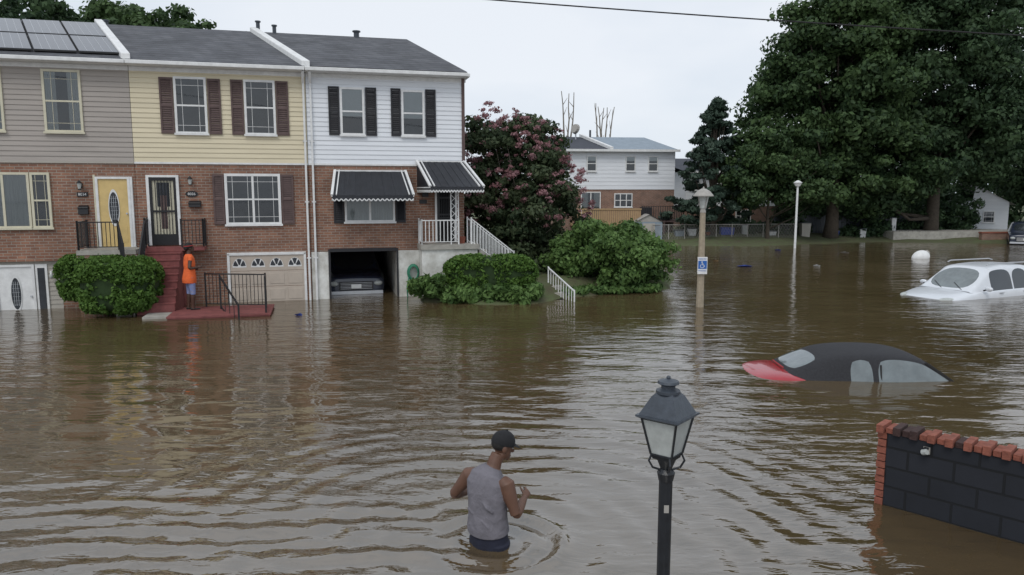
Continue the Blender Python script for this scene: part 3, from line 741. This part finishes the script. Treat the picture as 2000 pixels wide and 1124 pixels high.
b=B();b.box(-.8,.8,-.6,.8,0,1.3,'roofb');b.poly([(-.95,-.7,1.25),(0,-.7,1.75),(0,.9,1.75),(-.95,.9,1.25)],'lamphead');b.poly([(0,-.7,1.75),(.95,-.7,1.25),(.95,.9,1.25),(0,.9,1.75)],'lamphead');b.poly([(-.8,-.61,1.3),(.8,-.61,1.3),(0,-.61,1.72)],'lamphead');b.box(-.35,.35,-.63,-.6,0,1.2,'beige');b.done('shed_body',e)
e=empty('white_house',(31.6,51.5,0),math.radians(-20))
b=B();b.box(0,2.2,0,6,-.5,2.4,'whites');b.poly([(0,0,2.4),(2.2,0,2.4),(.2,0,3.6)],'whites');b.poly([(-.2,-.2,3.7),(2.6,-.2,2.2),(2.6,6,2.2),(-.2,6,3.7)],'lamphead');siding(b,0,2.2,0,2.4,'whites',y=-.01,st=.2);b.done('walls_and_roof',e)
window('window',e,.7,1.4,1.0,1.8,y=-.03,inside=None)

# ------------------------------------------------------------------ ground, bank, water
def grid(name,xs,ys,hf,mk,smooth=True):
    X,Y=np.meshgrid(xs,ys);Z=hf(X,Y);V=np.stack([X,Y,Z],-1).reshape(-1,3)
    nx,ny=len(xs),len(ys);i=np.arange(nx-1)[None,:]+np.arange(ny-1)[:,None]*nx
    F=np.stack([i,i+1,i+1+nx,i+nx],-1).reshape(-1,4)
    me=bpy.data.meshes.new(name);me.vertices.add(len(V));me.vertices.foreach_set('co',V.ravel())
    n=len(F);me.loops.add(4*n);me.loops.foreach_set('vertex_index',F.ravel().astype(np.int32));me.polygons.add(n)
    me.polygons.foreach_set('loop_start',np.arange(0,4*n,4,dtype=np.int32));me.polygons.foreach_set('loop_total',np.full(n,4,dtype=np.int32))
    me.polygons.foreach_set('use_smooth',[smooth]*n);me.update();me.validate()
    me.materials.append(M[mk]);o=bpy.data.objects.new(name,me);scene.collection.objects.link(o);return o
grid('ground',np.array([-900,-50,50,900.]),np.array([-300,0,60,1500.]),lambda X,Y:0*X-.9,'asph')
def bank(X,Y):
    sh=43.5+.11*(X-9)+1.2*np.sin(X*.35)
    sh=np.where(X<6,34,sh)
    return np.clip((Y-sh)*.12,-.6,.55)+.05*np.sin(X*1.7)*np.sin(Y*1.3)
grid('far_bank',np.concatenate([[-600,-200,-60],np.arange(-20,70,1.),[120,300,700]]),np.concatenate([np.arange(30,75,1.),[100,200,500,1200]]),bank,'soil')
sx=np.array([-3.1,-2.7,-1.0,0.6,1.2,1.8,3.3,5.0,5.8,6.6]);sy=np.array([21.9,20.9,20.5,20.5,21.3,21.9,23.0,23.7,25.5,29])
def mound(X,Y):
    s=np.interp(X,sx,sy);q=np.clip((Y-s)*.38,-.5,.42);q=np.where(X>5,q-(X-5)*.5,q);q=np.where(X<-2.5,q-(-2.5-X)*1.2,q)
    return q+.04*np.sin(X*3.1+Y*2)+.03*np.sin(Y*5-X)
grid('garden_ground',np.arange(-3.2,7,.15),np.arange(20.0,36,.2),mound,'soil')
b=B();b.box(24,60,46.9,49.5,-.3,.62,'concrete');b.done('pavement')

# water material
m,nt,out=newmat('flood_water')
bs=N(nt,'ShaderNodeBsdfPrincipled');bs.inputs['Roughness'].default_value=.035;bs.inputs['IOR'].default_value=2.6;bs.inputs['Specular IOR Level'].default_value=.5
tc=N(nt,'ShaderNodeTexCoord')
no=N(nt,'ShaderNodeTexNoise');no.inputs['Scale'].default_value=.25;no.inputs['Detail'].default_value=5;L(nt,tc.outputs['Object'],no.inputs['Vector'])
cr=N(nt,'ShaderNodeValToRGB');cr.color_ramp.elements[0].position=.35;cr.color_ramp.elements[1].position=.68
cr.color_ramp.elements[0].color=(.078,.053,.025,1);cr.color_ramp.elements[1].color=(.108,.077,.040,1)
L(nt,no.outputs['Fac'],cr.inputs[0]);L(nt,cr.outputs[0],bs.inputs['Base Color'])
def wnoise(scale,sc,det,dist=0):
    mp=N(nt,'ShaderNodeMapping');mp.inputs['Scale'].default_value=sc;mp.inputs['Rotation'].default_value=(0,0,.25)
    L(nt,tc.outputs['Object'],mp.inputs[0])
    n=N(nt,'ShaderNodeTexNoise');n.inputs['Scale'].default_value=scale;n.inputs['Detail'].default_value=det;n.inputs['Roughness'].default_value=.5;n.inputs['Distortion'].default_value=dist
    L(nt,mp.outputs[0],n.inputs['Vector']);return n
n1=wnoise(1.4,(.5,1.4,1),2,.5);n2=wnoise(5.5,(.5,1.35,1),3,.5)
mask=wnoise(.16,(1,1,1),2)
mr=N(nt,'ShaderNodeMapRange');mr.inputs[1].default_value=.35;mr.inputs[2].default_value=.65;mr.inputs[3].default_value=.25;mr.inputs[4].default_value=1.6
L(nt,mask.outputs['Fac'],mr.inputs[0])
mu=N(nt,'ShaderNodeMath');mu.operation='MULTIPLY';L(nt,n2.outputs['Fac'],mu.inputs[0]);L(nt,mr.outputs[0],mu.inputs[1])
b1=N(nt,'ShaderNodeBump');b1.inputs['Strength'].default_value=1;b1.inputs['Distance'].default_value=.032;L(nt,n1.outputs['Fac'],b1.inputs['Height'])
b2=N(nt,'ShaderNodeBump');b2.inputs['Strength'].default_value=1;b2.inputs['Distance'].default_value=.014;L(nt,mu.outputs[0],b2.inputs['Height']);L(nt,b1.outputs[0],b2.inputs['Normal'])
L(nt,b2.outputs[0],bs.inputs['Normal']);L(nt,bs.outputs[0],out.inputs[0]);M['water']=m
mx_,my_=-.2,6.3
def waves(X,Y):
    dx=X-mx_;dy=Y-my_
    env=np.clip((X+13)/2,0,1)*np.clip((12-X)/2,0,1)*np.clip((Y-2.2)/.6,0,1)*np.clip((15-Y)/2,0,1)
    d=np.hypot(dx-.05,dy*1.05);front=1/(1+np.exp(-(dx+.1)*3))
    z=.050*np.exp(-((d-.60)/.055)**2)*front-.026*np.exp(-((d-.49)/.06)**2)*front+.014*np.exp(-((d-.34)/.05)**2)
    z+=.011*np.sin(d*20)*np.exp(-d*.9)
    back=1/(1+np.exp((dx+.3)*4));s=-dx
    warp=.10*np.sin(X*.9+.4)+.06*np.sin(X*2.3+Y*1.1)+.05*np.sin(X*.37+Y*2.0)
    def crest(p): return (np.abs(np.cos(p*.5))**3*-1.6+.8)*-1
    for k,a,sl in ((2*np.pi/.34,.0130,.05),(2*np.pi/.50,.0160,-.10),(2*np.pi/.24,.0040,.16)):
        z+=a*crest(k*(dy+sl*s+warp)+.6*np.sin(X*1.7))*back*np.exp(-(dy/(.55+.17*s))**2)*np.exp(-s*.04)
    z+=.0065*np.sin(2*np.pi/.42*(d+.12*np.sin(np.arctan2(dy,dx)*5)))*np.exp(-((d-2.4)/1.8)**2)
    z+=.0030*np.sin(2.6*X+8*Y+1.5*np.sin(X))+.0025*np.sin(6.3*Y-3*X+2*np.sin(.7*X+Y))
    return z*env
xs=np.concatenate([[-900,-200,-60,-30,-20],np.arange(-13,12,.05),[20,30,60,200,900]])
ys=np.concatenate([[-200,-20,0],np.arange(2,15.1,.035),[20,30,60,200]])
grid('water',xs,ys,waves,'water')

# ------------------------------------------------------------------ vegetation
def hedge(name,loc,rx,ry,zb,zt,n,seed,rot=0,mk='leafH',size=.055,lump=.05):
    e=empty(name,loc,rot);b=B();r=random.Random(seed)
    nu,nv=28,14;cz=(zb+zt)/2;rz=(zt-zb)/2
    P=[];
    def pt(th,ph,s=1):
        f=lambda c,p:math.copysign(abs(c)**p,c)
        x=rx*f(math.cos(th),.6)*f(math.sin(ph),.45);y=ry*f(math.sin(th),.6)*f(math.sin(ph),.45);z=cz+rz*f(math.cos(ph),.55)
        l=1+lump*math.sin(3*th+seed)+lump*.7*math.sin(5*ph+2*th)
        return (x*s*l,y*s*l,cz+(z-cz)*s*(1+lump*.6*math.sin(4*th)))
    for i in range(nv+1):
        for j in range(nu): P.append(pt(2*math.pi*j/nu,math.pi*i/nv,.95))
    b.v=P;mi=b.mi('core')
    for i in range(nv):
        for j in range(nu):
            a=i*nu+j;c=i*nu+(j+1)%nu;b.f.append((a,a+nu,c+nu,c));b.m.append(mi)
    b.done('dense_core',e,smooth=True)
    bl=[]
    for _ in range(n//14):
        th=r.random()*2*math.pi;ph=math.acos(1-2*r.random());p=pt(th,ph,.99);bl.append((*p,.09,.09,.08))
    foliage('foliage',bl,n,size,mk,e,seed=seed,depth=.8)
    return e
hedge('hedge_bush',(-9.95,18.75,0),.86,.72,.10,1.42,28000,1)
hedge('hedge_bush',(-11.0,19.55,0),.78,.62,.30,1.44,20000,2)
b=B()
for i in range(7): b.tube([(-9.95+.1*math.sin(i),18.75,-.8),(-9.95+.5*math.sin(i*2),18.75+.2*math.cos(i*3),.3)],.03,'bark',6)
b.done('hedge_stems')
hedge('hedge_bush',(-.62,21.25,0),1.24,.42,.35,1.27,20000,3,rot=.05)
e=empty('garden_plants',(-1.0,20.7,0));r=random.Random(5);bl=[]
for i in range(90):
    x=r.uniform(-1.75,1.7);yy=r.uniform(-.15,.4);bl.append((x,yy,.08+r.uniform(0,.30)+.35*(x<-.9)*r.random(),.2,.18,.17))
foliage('foliage',bl,13000,.085,'leafP',e,seed=4,depth=.9,elong=2)
e=empty('garden_plants',(2.4,22.6,0));bl=[]
for i in range(40):
    x=r.uniform(-1.0,2.2);bl.append((x,r.uniform(-.3,.4)+.25*x,.12,.25,.25,.12))
foliage('foliage',bl,4000,.09,'leafP',e,seed=9,depth=.9,elong=2)
e=empty('round_shrub',(3.2,24.0,0))
bl=crown([(0,0,1.05,1.95,1.5,1.0)],130,.32,seed=11)
foliage('foliage',bl,32000,.085,'leafP',e,seed=12,depth=.85)
b=B();b.ell((0,0,1.0),ID,(1.2,.9,.6),'core');limbs(b,(0,0,-.1),1.5,.08,bl,0,nl=12);b.done('stems',e,smooth=True)
e=empty('crape_myrtle_tree',(.2,25.6,0))
env=[(-.2,0,3.2,1.8,1.5,2.2),(.7,0,2.6,1.6,1.4,1.8),(-.7,.2,4.8,1.0,1.0,1.2),(.5,.1,4.4,1.1,1.0,1.2),(-1.2,.3,2.4,1.0,1.2,1.8)]
bl=crown(env,220,.32,seed=13,hi=1.12)
foliage('foliage',bl,48000,.09,'leafM',e,seed=14,depth=.9)
fb=[q for q in crown(env,520,.12,seed=15,lo=.92,hi=1.15) if q[2]>2.0]
foliage('flowers',fb,20000,.05,'flower',e,seed=16,depth=.9)
b=B()
for i in range(5): limbs(b,(.25*math.cos(i*1.3),.25*math.sin(i*1.3),0),3.4,.07,bl,0,mk='barkp',nl=6,seed=i)
b.done('trunks',e)
e=empty('shrub',(-.3,25.0,0));foliage('foliage',crown([(0,0,1.0,1.6,1.0,1.2)],60,.35,seed=17),12000,.1,'leafM',e,seed=18,depth=.8)
def tree(name,loc,envs,k,rs,n,size,mk,h,r0,seed,nl=16,lo=.5):
    e=empty(name,loc);bl=crown(envs,k,rs,seed=seed,lo=lo)
    foliage('foliage',bl,n,size,mk,e,seed=seed+1,depth=.7)
    b=B();limbs(b,(0,0,-.3),h,r0,bl,0,nl=nl,seed=seed);b.done('trunk',e,smooth=True);return e
tree('maple_tree',(20.3,47.5,0),[(0,0,10.2,4.3,4,4.2),(-1.6,0,7.5,4.0,3.5,3.6),(1.4,0,13.5,2.8,2.8,3.2),(-1.2,-1,13.0,2.2,2.2,2.6),(2.6,0,5.0,3.2,3,3),(-3.6,-1,9.3,1.9,1.9,1.6),(-1.8,0,4.6,2.6,2.4,2.0)],380,.82,105000,.185,'leafA',11,.45,21)
tree('maple_tree',(27.2,48.5,0),[(0,0,11.5,4.2,4,4.8),(1.2,0,8,4.2,3.5,4.0),(-1.2,0,15,2.8,2.8,3.2),(2.2,0,14.2,2.5,2.5,3.2),(2.4,.5,5.9,2.5,2.2,2.4),(-2.2,-.5,4.8,2.6,2.5,2.8)],370,.82,105000,.185,'leafB',12,.45,31)
tree('small_tree',(15.6,45.6,0),[(0,0,4.8,2.4,2.2,2.3),(1.8,0,4.0,2.4,2.0,1.9),(-1.3,0,3.6,1.7,1.7,1.5)],150,.55,34000,.15,'leafA',4,.16,41)
tree('tree',(35.0,50.0,0),[(0,0,5.4,2.5,2.4,3.6),(2.5,0,6.5,3,3,4),(.2,1,8.5,2.4,2.4,2.2)],170,.7,42000,.19,'leafB',7,.3,91)
e=empty('cedar_tree',(12.5,46.5,0));bl=[];r=random.Random(8)
for i in range(260):
    t=r.random()**.8;z=1.0+7.6*t;R=2.5*(1-t)**.75+.12;th=r.random()*6.28;q=R*r.uniform(.4,1.18)
    bl.append((q*math.cos(th),q*math.sin(th),z+.15*r.random(),.42*(1-.5*t),.42*(1-.5*t),.14))
foliage('foliage',bl,32000,.14,'leafC',e,seed=51,depth=.9,elong=2.2)
b=B();limbs(b,(0,0,0),8.6,.2,bl,0,nl=40);b.done('trunk',e)
bl=[];r=random.Random(12)
def hline(x):
    if x>36: return 8.5+1.5*math.sin(x*.5)
    return 3.8+.8*math.sin(x*.9)
for i in range(420):
    x=r.uniform(20,75);hh=hline(x);bl.append((x,60+r.uniform(-4,6)+(x-30)*.1,r.uniform(.3,hh),1.3,1.3,1.0))
foliage('tree_line',bl,60000,.28,'leafB',None,seed=61,depth=.8)
tree('tree',(-25.5,36,0),[(0,0,10,4.2,4,2.8),(3,0,9.6,3,3,2.5),(-3,0,9.8,3,3,2.6)],150,.65,40000,.18,'leafB',9,.35,71)
tree('tree',(-18.3,39,0),[(0,0,9.5,3.7,3,2.9),(3.0,0,9.6,2.2,2.2,1.8),(-2.2,0,10.6,2.2,2,1.8)],150,.6,36000,.18,'leafA',9,.35,75)
bl=[]
for i in range(170):
    x=r.uniform(10.5,31);bl.append((x,47.4+(x-10)*.12+r.uniform(-.8,1.5),.3+r.uniform(0,.8+(x>17)*1.3),.6,.6,.45))
foliage('undergrowth',bl,26000,.15,'leafB',None,seed=81,depth=.8)
for (x,y,hh,sd) in ((4.2,56,11.4,1),(6.9,58,10.4,2)):
    e=empty('bare_tree',(x,y,0));b=B();r=random.Random(sd)
    for i in range(5 if sd==2 else 3):
        p=Vector((r.uniform(-.2,.2),0,3));pts=[p.copy()];dx=r.uniform(-.08,.08)
        for j in range(8): p=p+Vector((dx+r.uniform(-.08,.08),0,(hh-3)/8*r.uniform(.75,1.02)));pts.append(p.copy())
        b.tube(pts,[.10*(1-j/9)+.015 for j in range(9)],'barkp',6)
        for j in range(3,8):
            q=pts[j];b.tube([q,q+Vector((r.uniform(-.45,.45),0,r.uniform(.4,.8)))],[.035,.01],'barkp',5)
    b.tube([(0,0,-.3),(0,0,3.2)],.18,'barkp',8);b.done('trunk_and_branches',e)
e=empty('chain_link_fence',(0,0,0));b=B()
def FY(x):return 45.2+(x-9)*.13
for i in range(9):
    x=8.5+i;b.bar((x,FY(x),0),(x,FY(x),1.15),.04,.04,'lamphead')
    b.bar((x,FY(x),1.12),(x+1,FY(x+1),1.12),.03,.03,'lamphead')
    for k in range(10):
        for s in (0,1):
            xa=x+k/10;b.bar((xa,FY(xa),.1+1.0*s),(xa+.35,FY(xa+.35),1.1-1.0*s),.007,.007,'lamphead')
b.done('posts_and_mesh',e)
e=empty('wooden_fence',(0,0,0));b=B()
for i in range(60):
    x=17.0+i*.18;yy=48.6+(x-17)*.12;b.box(x,x+.15,yy,yy+.03,-.1,1.55+.03*(i%2),'lampgrey')
b.done('boards',e)
e=empty('brick_wall',(29,46,0),math.radians(8));b=B();b.box(0,14,0,.25,-.5,.55,'brick_far');b.box(-.03,14,-.03,.28,.55,.64,'redbrick');b.done('wall_body',e)
for i,(x,z,w,hh,k) in enumerate(((10.4,0,.6,.6,'roofb'),(11.2,0,.5,.7,'white'),(12.3,0,.4,.5,'redbrick'),(13.4,0,.9,.8,'blue'),(14.6,0,.35,.9,'frost'),(16.4,0,.5,.5,'white'),(18.6,0,.6,1.0,'beige'),(20.6,0,.5,.5,'blue'),(22.5,0,.4,.6,'white'),(24.6,0,.3,1.3,'white'))):
    e=empty('storage_bin',(x,46.2+(x-9)*.13,.12));b=B();b.hexa([(-w*.4,-w*.4,0),(w*.4,-w*.4,0),(w*.4,w*.4,0),(-w*.4,w*.4,0)],[(-w*.5,-w*.5,hh),(w*.5,-w*.5,hh),(w*.5,w*.5,hh),(-w*.5,w*.5,hh)],k);b.box(-w*.55,w*.55,-w*.55,w*.55,hh,hh+.05,'lampgrey');b.done('bin_body',e,bevel=.02)
e=empty('garden_steps',(1.15,22.4,0));b=B()
for i in range(4): b.box(-.35,.35,-.35*(i+1),-.35*i,-.8,.30-.15*i,'concrete')
b.box(-1.1,-.35,-.45,.0,-.5,.28,'concrete');b.box(-.75,-.4,-.9,-.45,-.5,.12,'concrete')
railing(b,(-.05,0,.1),(.62,-1.45,-.42),.72,'white',sp=.16,th=.022)
b.done('steps_and_rail',e)
e=empty('floating_tank',(19.2,34.9,0));b=B();b.ell((0,0,.04),((.94,0,.34),(0,1,0),(-.34,0,.94)),(.42,.3,.33),'white',20,12);b.tube([(.26,0,.24),(.34,0,.32)],[.12,.1],'lamphead',12);b.done('tank',e,smooth=True)
for (x,y,s,k) in ((9.7,31.0,.36,'blue'),(12.8,31.2,.18,'white'),(17.0,38.0,.25,'lamphead'),(-5.4,18.6,.10,'blue'),(9.2,33.6,.15,'wood'),(14.2,39.8,.2,'blue')):
    e=empty('floating_debris',(x,y,0));b=B()
    b.poly([(-s,-s*.3,.03),(s*.2,-s*.5,.06),(s,0,.03),(s*.3,s*.6,.05),(-s*.6,s*.4,.02)],k);b.poly([(-s,-s*.3,.028),(-s*.6,s*.4,.018),(s*.3,s*.6,.048),(s,0,.028),(s*.5,0,-.05)],k);b.done('plastic_scrap',e)

# ------------------------------------------------------------------ people
def remeshed(name,b,vox,par,sm=4):
    tmp=b.done('tmp');md=tmp.modifiers.new('r','REMESH');md.mode='VOXEL';md.voxel_size=vox
    s=tmp.modifiers.new('s','SMOOTH');s.factor=.5;s.iterations=sm
    bvh=BVHTree.FromPolygons([Vector(v) for v in b.v],b.f)
    dg=bpy.context.evaluated_depsgraph_get();me=bpy.data.meshes.new_from_object(tmp.evaluated_get(dg));me.name=name
    me.materials.clear()
    for k in b.mats: me.materials.append(M[k])
    idx=[b.m[bvh.find_nearest(p.center)[2]] for p in me.polygons]
    me.polygons.foreach_set('material_index',idx);me.polygons.foreach_set('use_smooth',[True]*len(idx));me.update()
    bpy.data.objects.remove(tmp)
    o=bpy.data.objects.new(name,me);scene.collection.objects.link(o);o.parent=par;return o
def axes(f,up=(0,0,1)):
    f=Vector(f).normalized();r=f.cross(Vector(up)).normalized();u=r.cross(f);return f,r,u
def head(b,c,f,sk,sc=1.0,tilt=0):
    F,R,U=axes(f);rot=Matrix.Rotation(-tilt,3,R);F=rot@F;U=rot@U
    g=lambda a,s,u:Vector(c)+(F*a+R*s+U*u)*sc
    ax=(F,R,U)
    b.ell(g(-.005,0,.03),ax,(.098*sc,.077*sc,.100*sc),sk)
    b.ell(g(.03,0,-.045),ax,(.062*sc,.058*sc,.078*sc),sk)
    b.ell(g(.078,0,-.095),ax,(.022*sc,.026*sc,.02*sc),sk)
    b.tube([g(.088,0,.015),g(.112,0,-.025),g(.100,0,-.035)],[.010*sc,.016*sc,.012*sc],sk,8)
    b.ell(g(.088,0,-.062),ax,(.016*sc,.026*sc,.007*sc),sk);b.ell(g(.085,0,-.074),ax,(.016*sc,.024*sc,.007*sc),sk)
    b.ell(g(.085,0,.03),ax,(.014*sc,.055*sc,.010*sc),sk)
    for s in(-1,1): b.ell(g(-.005,s*.078,-.015),ax,(.022*sc,.010*sc,.032*sc),sk)
    return g,ax
def hand(b,w,d,palm,sk,curl=.5,sc=1.0,thumb=1):
    d=Vector(d).normalized();n=Vector(palm);n=(n-d*n.dot(d)).normalized();s=d.cross(n)
    w=Vector(w)
    b.tube([w,w+d*.03*sc,w+d*.085*sc],[(.028*sc,.020*sc),(.036*sc,.018*sc),(.042*sc,.014*sc)],sk,10,side=s)
    for i,(o,l) in enumerate(((-.032,.070),(-.011,.080),(.011,.076),(.032,.060))):
        p=w+d*.08*sc+s*o*sc;pts=[p];ang=0
        for q in (.42,.33,.25):
            ang+=curl;dd=d*math.cos(ang)+n*math.sin(ang)
            p=p+dd*l*q*sc;pts.append(p.copy())
        b.tube(pts,[.0095*sc,.009*sc,.008*sc,.006*sc],sk,8)
    p=w+d*.025*sc-s*.03*sc*thumb
    b.tube([p,p+(d*.5-s*thumb*.8+n*.3)*.035*sc,p+(d*1.1-s*thumb*.8+n*.8)*.05*sc],[.014*sc,.011*sc,.008*sc],sk,8)
e=empty('wading_man',(-.2,6.3,-.02));e.scale=(1.04,1.04,1.02)
f=Vector((.62,.78,0)).normalized();rt=Vector((f.y,-f.x,0));U=Vector((0,0,1))
P=lambda a,s,z:f*a+rt*s+U*z
b=B()
for s in (-1,1):
    b.tube([P(0,s*.09,.05),P(.03*s,s*.10,-.30),P(.05*s,s*.10,-.40)],[(.105,.11),(.095,.095),(.085,.09)],'navy',16,side=rt)
    b.tube([P(.05*s,s*.10,-.38),P(.05*s,s*.10,-.80)],[.065,.045],'skin',12)
    b.tube([P(.05*s-.05,s*.10,-.85),P(.05*s+.18,s*.11,-.87)],[(.045,.04),(.045,.025)],'rubber',12)
b.tube([P(0,0,-.12),P(0,0,.02),P(-.005,0,.155)],[(.165,.13),(.182,.142),(.172,.128)],'navy',28,side=rt)
b.tube([P(-.005,-.01,.135),P(-.01,-.01,.17),P(-.01,-.01,.27),P(-.005,-.015,.38),P(.0,-.02,.48),P(.01,-.025,.555),P(.03,-.025,.615),P(.05,-.02,.655),P(.062,-.012,.685)],
  [(.196,.154),(.198,.152),(.184,.141),(.186,.138),(.197,.142),(.200,.138),(.176,.120),(.120,.092),(.080,.072)],'greycloth',32,side=rt)
for (a0,s0,z0,a1,s1,z1) in ((-.135,-.12,.20,-.125,.06,.26),(-.13,.10,.22,-.12,-.02,.33),(-.12,-.14,.34,-.13,.0,.30),(-.11,.13,.36,-.135,.04,.44)):
    b.tube([P(a0,s0,z0),P((a0+a1)/2-.012,(s0+s1)/2,(z0+z1)/2),P(a1,s1,z1)],[.008,.016,.006],'greycloth',8)
b.tube([P(.055,-.015,.64),P(.085,-.01,.72),P(.12,.0,.79)],[.068,.061,.058],'skin',16)
shR=P(.02,.175,.575);elR=P(.03,.262,.335);wrR=P(.25,.185,.395)
b.tube([P(.02,.13,.60),shR+Vector((0,0,.01)),shR.lerp(elR,.35),shR.lerp(elR,.75),elR],[.058,.068,.060,.048,.044],'skin',16)
b.tube([elR,elR.lerp(wrR,.3),elR.lerp(wrR,.7),wrR],[.044,.048,.038,.027],'skin',16)
hand(b,wrR,P(.09,-.025,.03),P(-.2,-.6,-.4),'skin',curl=.6,sc=1.0,thumb=-1)
shL=P(.0,-.225,.575);elL=P(-.055,-.360,.385);wrL=P(.15,-.375,.335)
b.tube([P(.01,-.17,.60),shL+Vector((0,0,.01)),shL.lerp(elL,.35),shL.lerp(elL,.75),elL],[.058,.068,.060,.049,.045],'skin',16)
b.tube([elL,elL.lerp(wrL,.3),elL.lerp(wrL,.7),wrL],[.045,.048,.038,.027],'skin',16)
hand(b,wrL,P(.09,.02,-.01),P(-.1,.7,-.3),'skin',curl=.55,sc=1.0,thumb=1)
hc=P(.155,.02,.855)
g,ax=head(b,hc,(.93,.37,0),'skin',1.0,tilt=.35)
b.ell(g(-.028,0,.008),ax,(.080,.0785,.060),'hair')
remeshed('body',b,.0062,e)
b=B();b.ell(g(-.008,0,.036),ax,(.108,.087,.104),'capm',24,10,0,math.pi*.56)
b.tube([g(.03,0,.028),g(.09,0,.034),g(.135,0,.030),g(.165,0,.018)],[(.070,.006),(.078,.006),(.066,.005),(.030,.004)],'capm',16,side=ax[1])
b.ell(g(-.008,0,.142),ax,(.010,.010,.006),'capm')
b.done('cap',e,smooth=True)
b=B()
for s in (-1,1): b.ell(g(.084,s*.030,.008),ax,(.010,.013,.008),'eyew',10,6);b.ell(g(.091,s*.030,.008),ax,(.005,.006,.006),'hair',8,6)
b.done('eyes',e,smooth=True)
e=empty('standing_woman',(-8.32,19.10,.07));e.scale=(1.06,1.06,1.06)
f=Vector((.80,.60,0)).normalized();rt=Vector((f.y,-f.x,0))
b=B()
for s in (-1,1):
    hp=P(0,s*.085,.80);kn=P(.02+.02*s,s*.085,.44);an=P(-.01+.03*s,s*.085,.07)
    b.tube([hp,hp.lerp(kn,.5),kn,kn.lerp(an,.15)],[.10,.082,.064,.062],'patblue',14)
    b.tube([kn.lerp(an,.1),kn.lerp(an,.35),kn.lerp(an,.8),an-Vector((0,0,.05))],[.056,.058,.040,.036],'skin2',14)
    b.tube([an+P(-.05,0,-.045),an+P(.05,0,-.05),an+P(.17,0,-.055)],[(.035,.025),(.042,.025),(.036,.015)],'rubber',12,side=rt)
b.tube([P(-.01,0,.66),P(-.01,0,.74),P(0,0,.85),P(.01,0,1.0),P(.01,0,1.13),P(.01,0,1.25),P(.0,0,1.32),P(0,0,1.36)],[(.180,.155),(.188,.163),(.18,.15),(.155,.125),(.165,.135),(.165,.12),(.13,.095),(.07,.065)],'orange',28,side=rt)
b.tube([P(0,0,1.33),P(.02,0,1.45)],[.052,.048],'skin2',14)
for s in (-1,1):
    sh=P(0,s*.170,1.285);el=P(-.05,s*.235,1.03);wr=P(.17,s*.16,1.04) if s>0 else P(.14,s*.17,.95)
    b.tube([P(0,s*.13,1.295),sh,sh.lerp(el,.28)],[.055,.057,.052],'orange',14)
    b.tube([sh.lerp(el,.2),el],[.046,.038],'skin2',14);b.tube([el,el.lerp(wr,.4),wr],[.038,.036,.024],'skin2',14)
    hand(b,wr,P(.1,-s*.02,.03),P(-.1,-s*.8,-.3),'skin2',curl=.6,sc=.9,thumb=-s)
g,ax=head(b,P(.035,0,1.505),f,'skin2',.95,tilt=.1)
b.ell(g(-.03,0,.045),ax,(.10,.092,.095),'hair');b.ell(g(-.085,0,-.0),ax,(.06,.07,.07),'hair')
remeshed('body',b,.009,e,3)
b=B();b.tube([g(-.03+.104*math.cos(t),.096*math.sin(t),.055+.02*math.cos(t)) for t in np.linspace(0,6.283,24)],.010,'red',8);b.done('headband',e,smooth=True)

# ------------------------------------------------------------------ sky, sun, camera
w=bpy.data.worlds.new('World');scene.world=w;w.use_nodes=True;nt=w.node_tree;nt.nodes.clear()
o=N(nt,'ShaderNodeOutputWorld');bg=N(nt,'ShaderNodeBackground');bg.inputs[1].default_value=.1
sk=N(nt,'ShaderNodeTexSky');sk.sky_type='NISHITA';sk.sun_disc=False;sk.sun_elevation=math.radians(52);sk.sun_rotation=math.radians(200)
tc=N(nt,'ShaderNodeTexCoord');mp=N(nt,'ShaderNodeMapping');mp.inputs['Scale'].default_value=(1,1,2.6);L(nt,tc.outputs['Generated'],mp.inputs[0])
no=N(nt,'ShaderNodeTexNoise');no.inputs['Scale'].default_value=1.6;no.inputs['Detail'].default_value=5;no.inputs['Roughness'].default_value=.5;L(nt,mp.outputs[0],no.inputs['Vector'])
cr=N(nt,'ShaderNodeValToRGB');cr.color_ramp.elements[0].position=.35;cr.color_ramp.elements[1].position=.64
cr.color_ramp.elements[0].color=(.62,.71,.82,1);cr.color_ramp.elements[1].color=(.86,.90,.96,1);L(nt,no.outputs['Fac'],cr.inputs[0])
sc=N(nt,'ShaderNodeVectorMath');sc.operation='SCALE';sc.inputs['Scale'].default_value=10.2;L(nt,cr.outputs[0],sc.inputs[0])
mx=N(nt,'ShaderNodeMix');mx.data_type='RGBA';mx.inputs[0].default_value=.92;L(nt,sk.outputs[0],mx.inputs[6]);L(nt,sc.outputs[0],mx.inputs[7])
L(nt,mx.outputs[2],bg.inputs[0]);L(nt,bg.outputs[0],o.inputs[0])
sl=bpy.data.lights.new('sun','SUN');sl.energy=1.1;sl.angle=math.radians(25);sl.color=(1,.97,.92)
so=bpy.data.objects.new('sun',sl);scene.collection.objects.link(so)
d=Vector((math.sin(math.radians(200))*math.cos(math.radians(52)),math.cos(math.radians(200))*math.cos(math.radians(52)),math.sin(math.radians(52))))
so.rotation_euler=(-d).to_track_quat('-Z','Y').to_euler()
c=bpy.data.cameras.new('camera');co=bpy.data.objects.new('camera',c);scene.collection.objects.link(co)
c.sensor_width=36;c.lens=36*1455/2000;c.clip_end=3000;c.clip_start=.05
co.location=(0,0,3.1);co.rotation_euler=(math.pi/2-.1278,0,0)
scene.camera=co
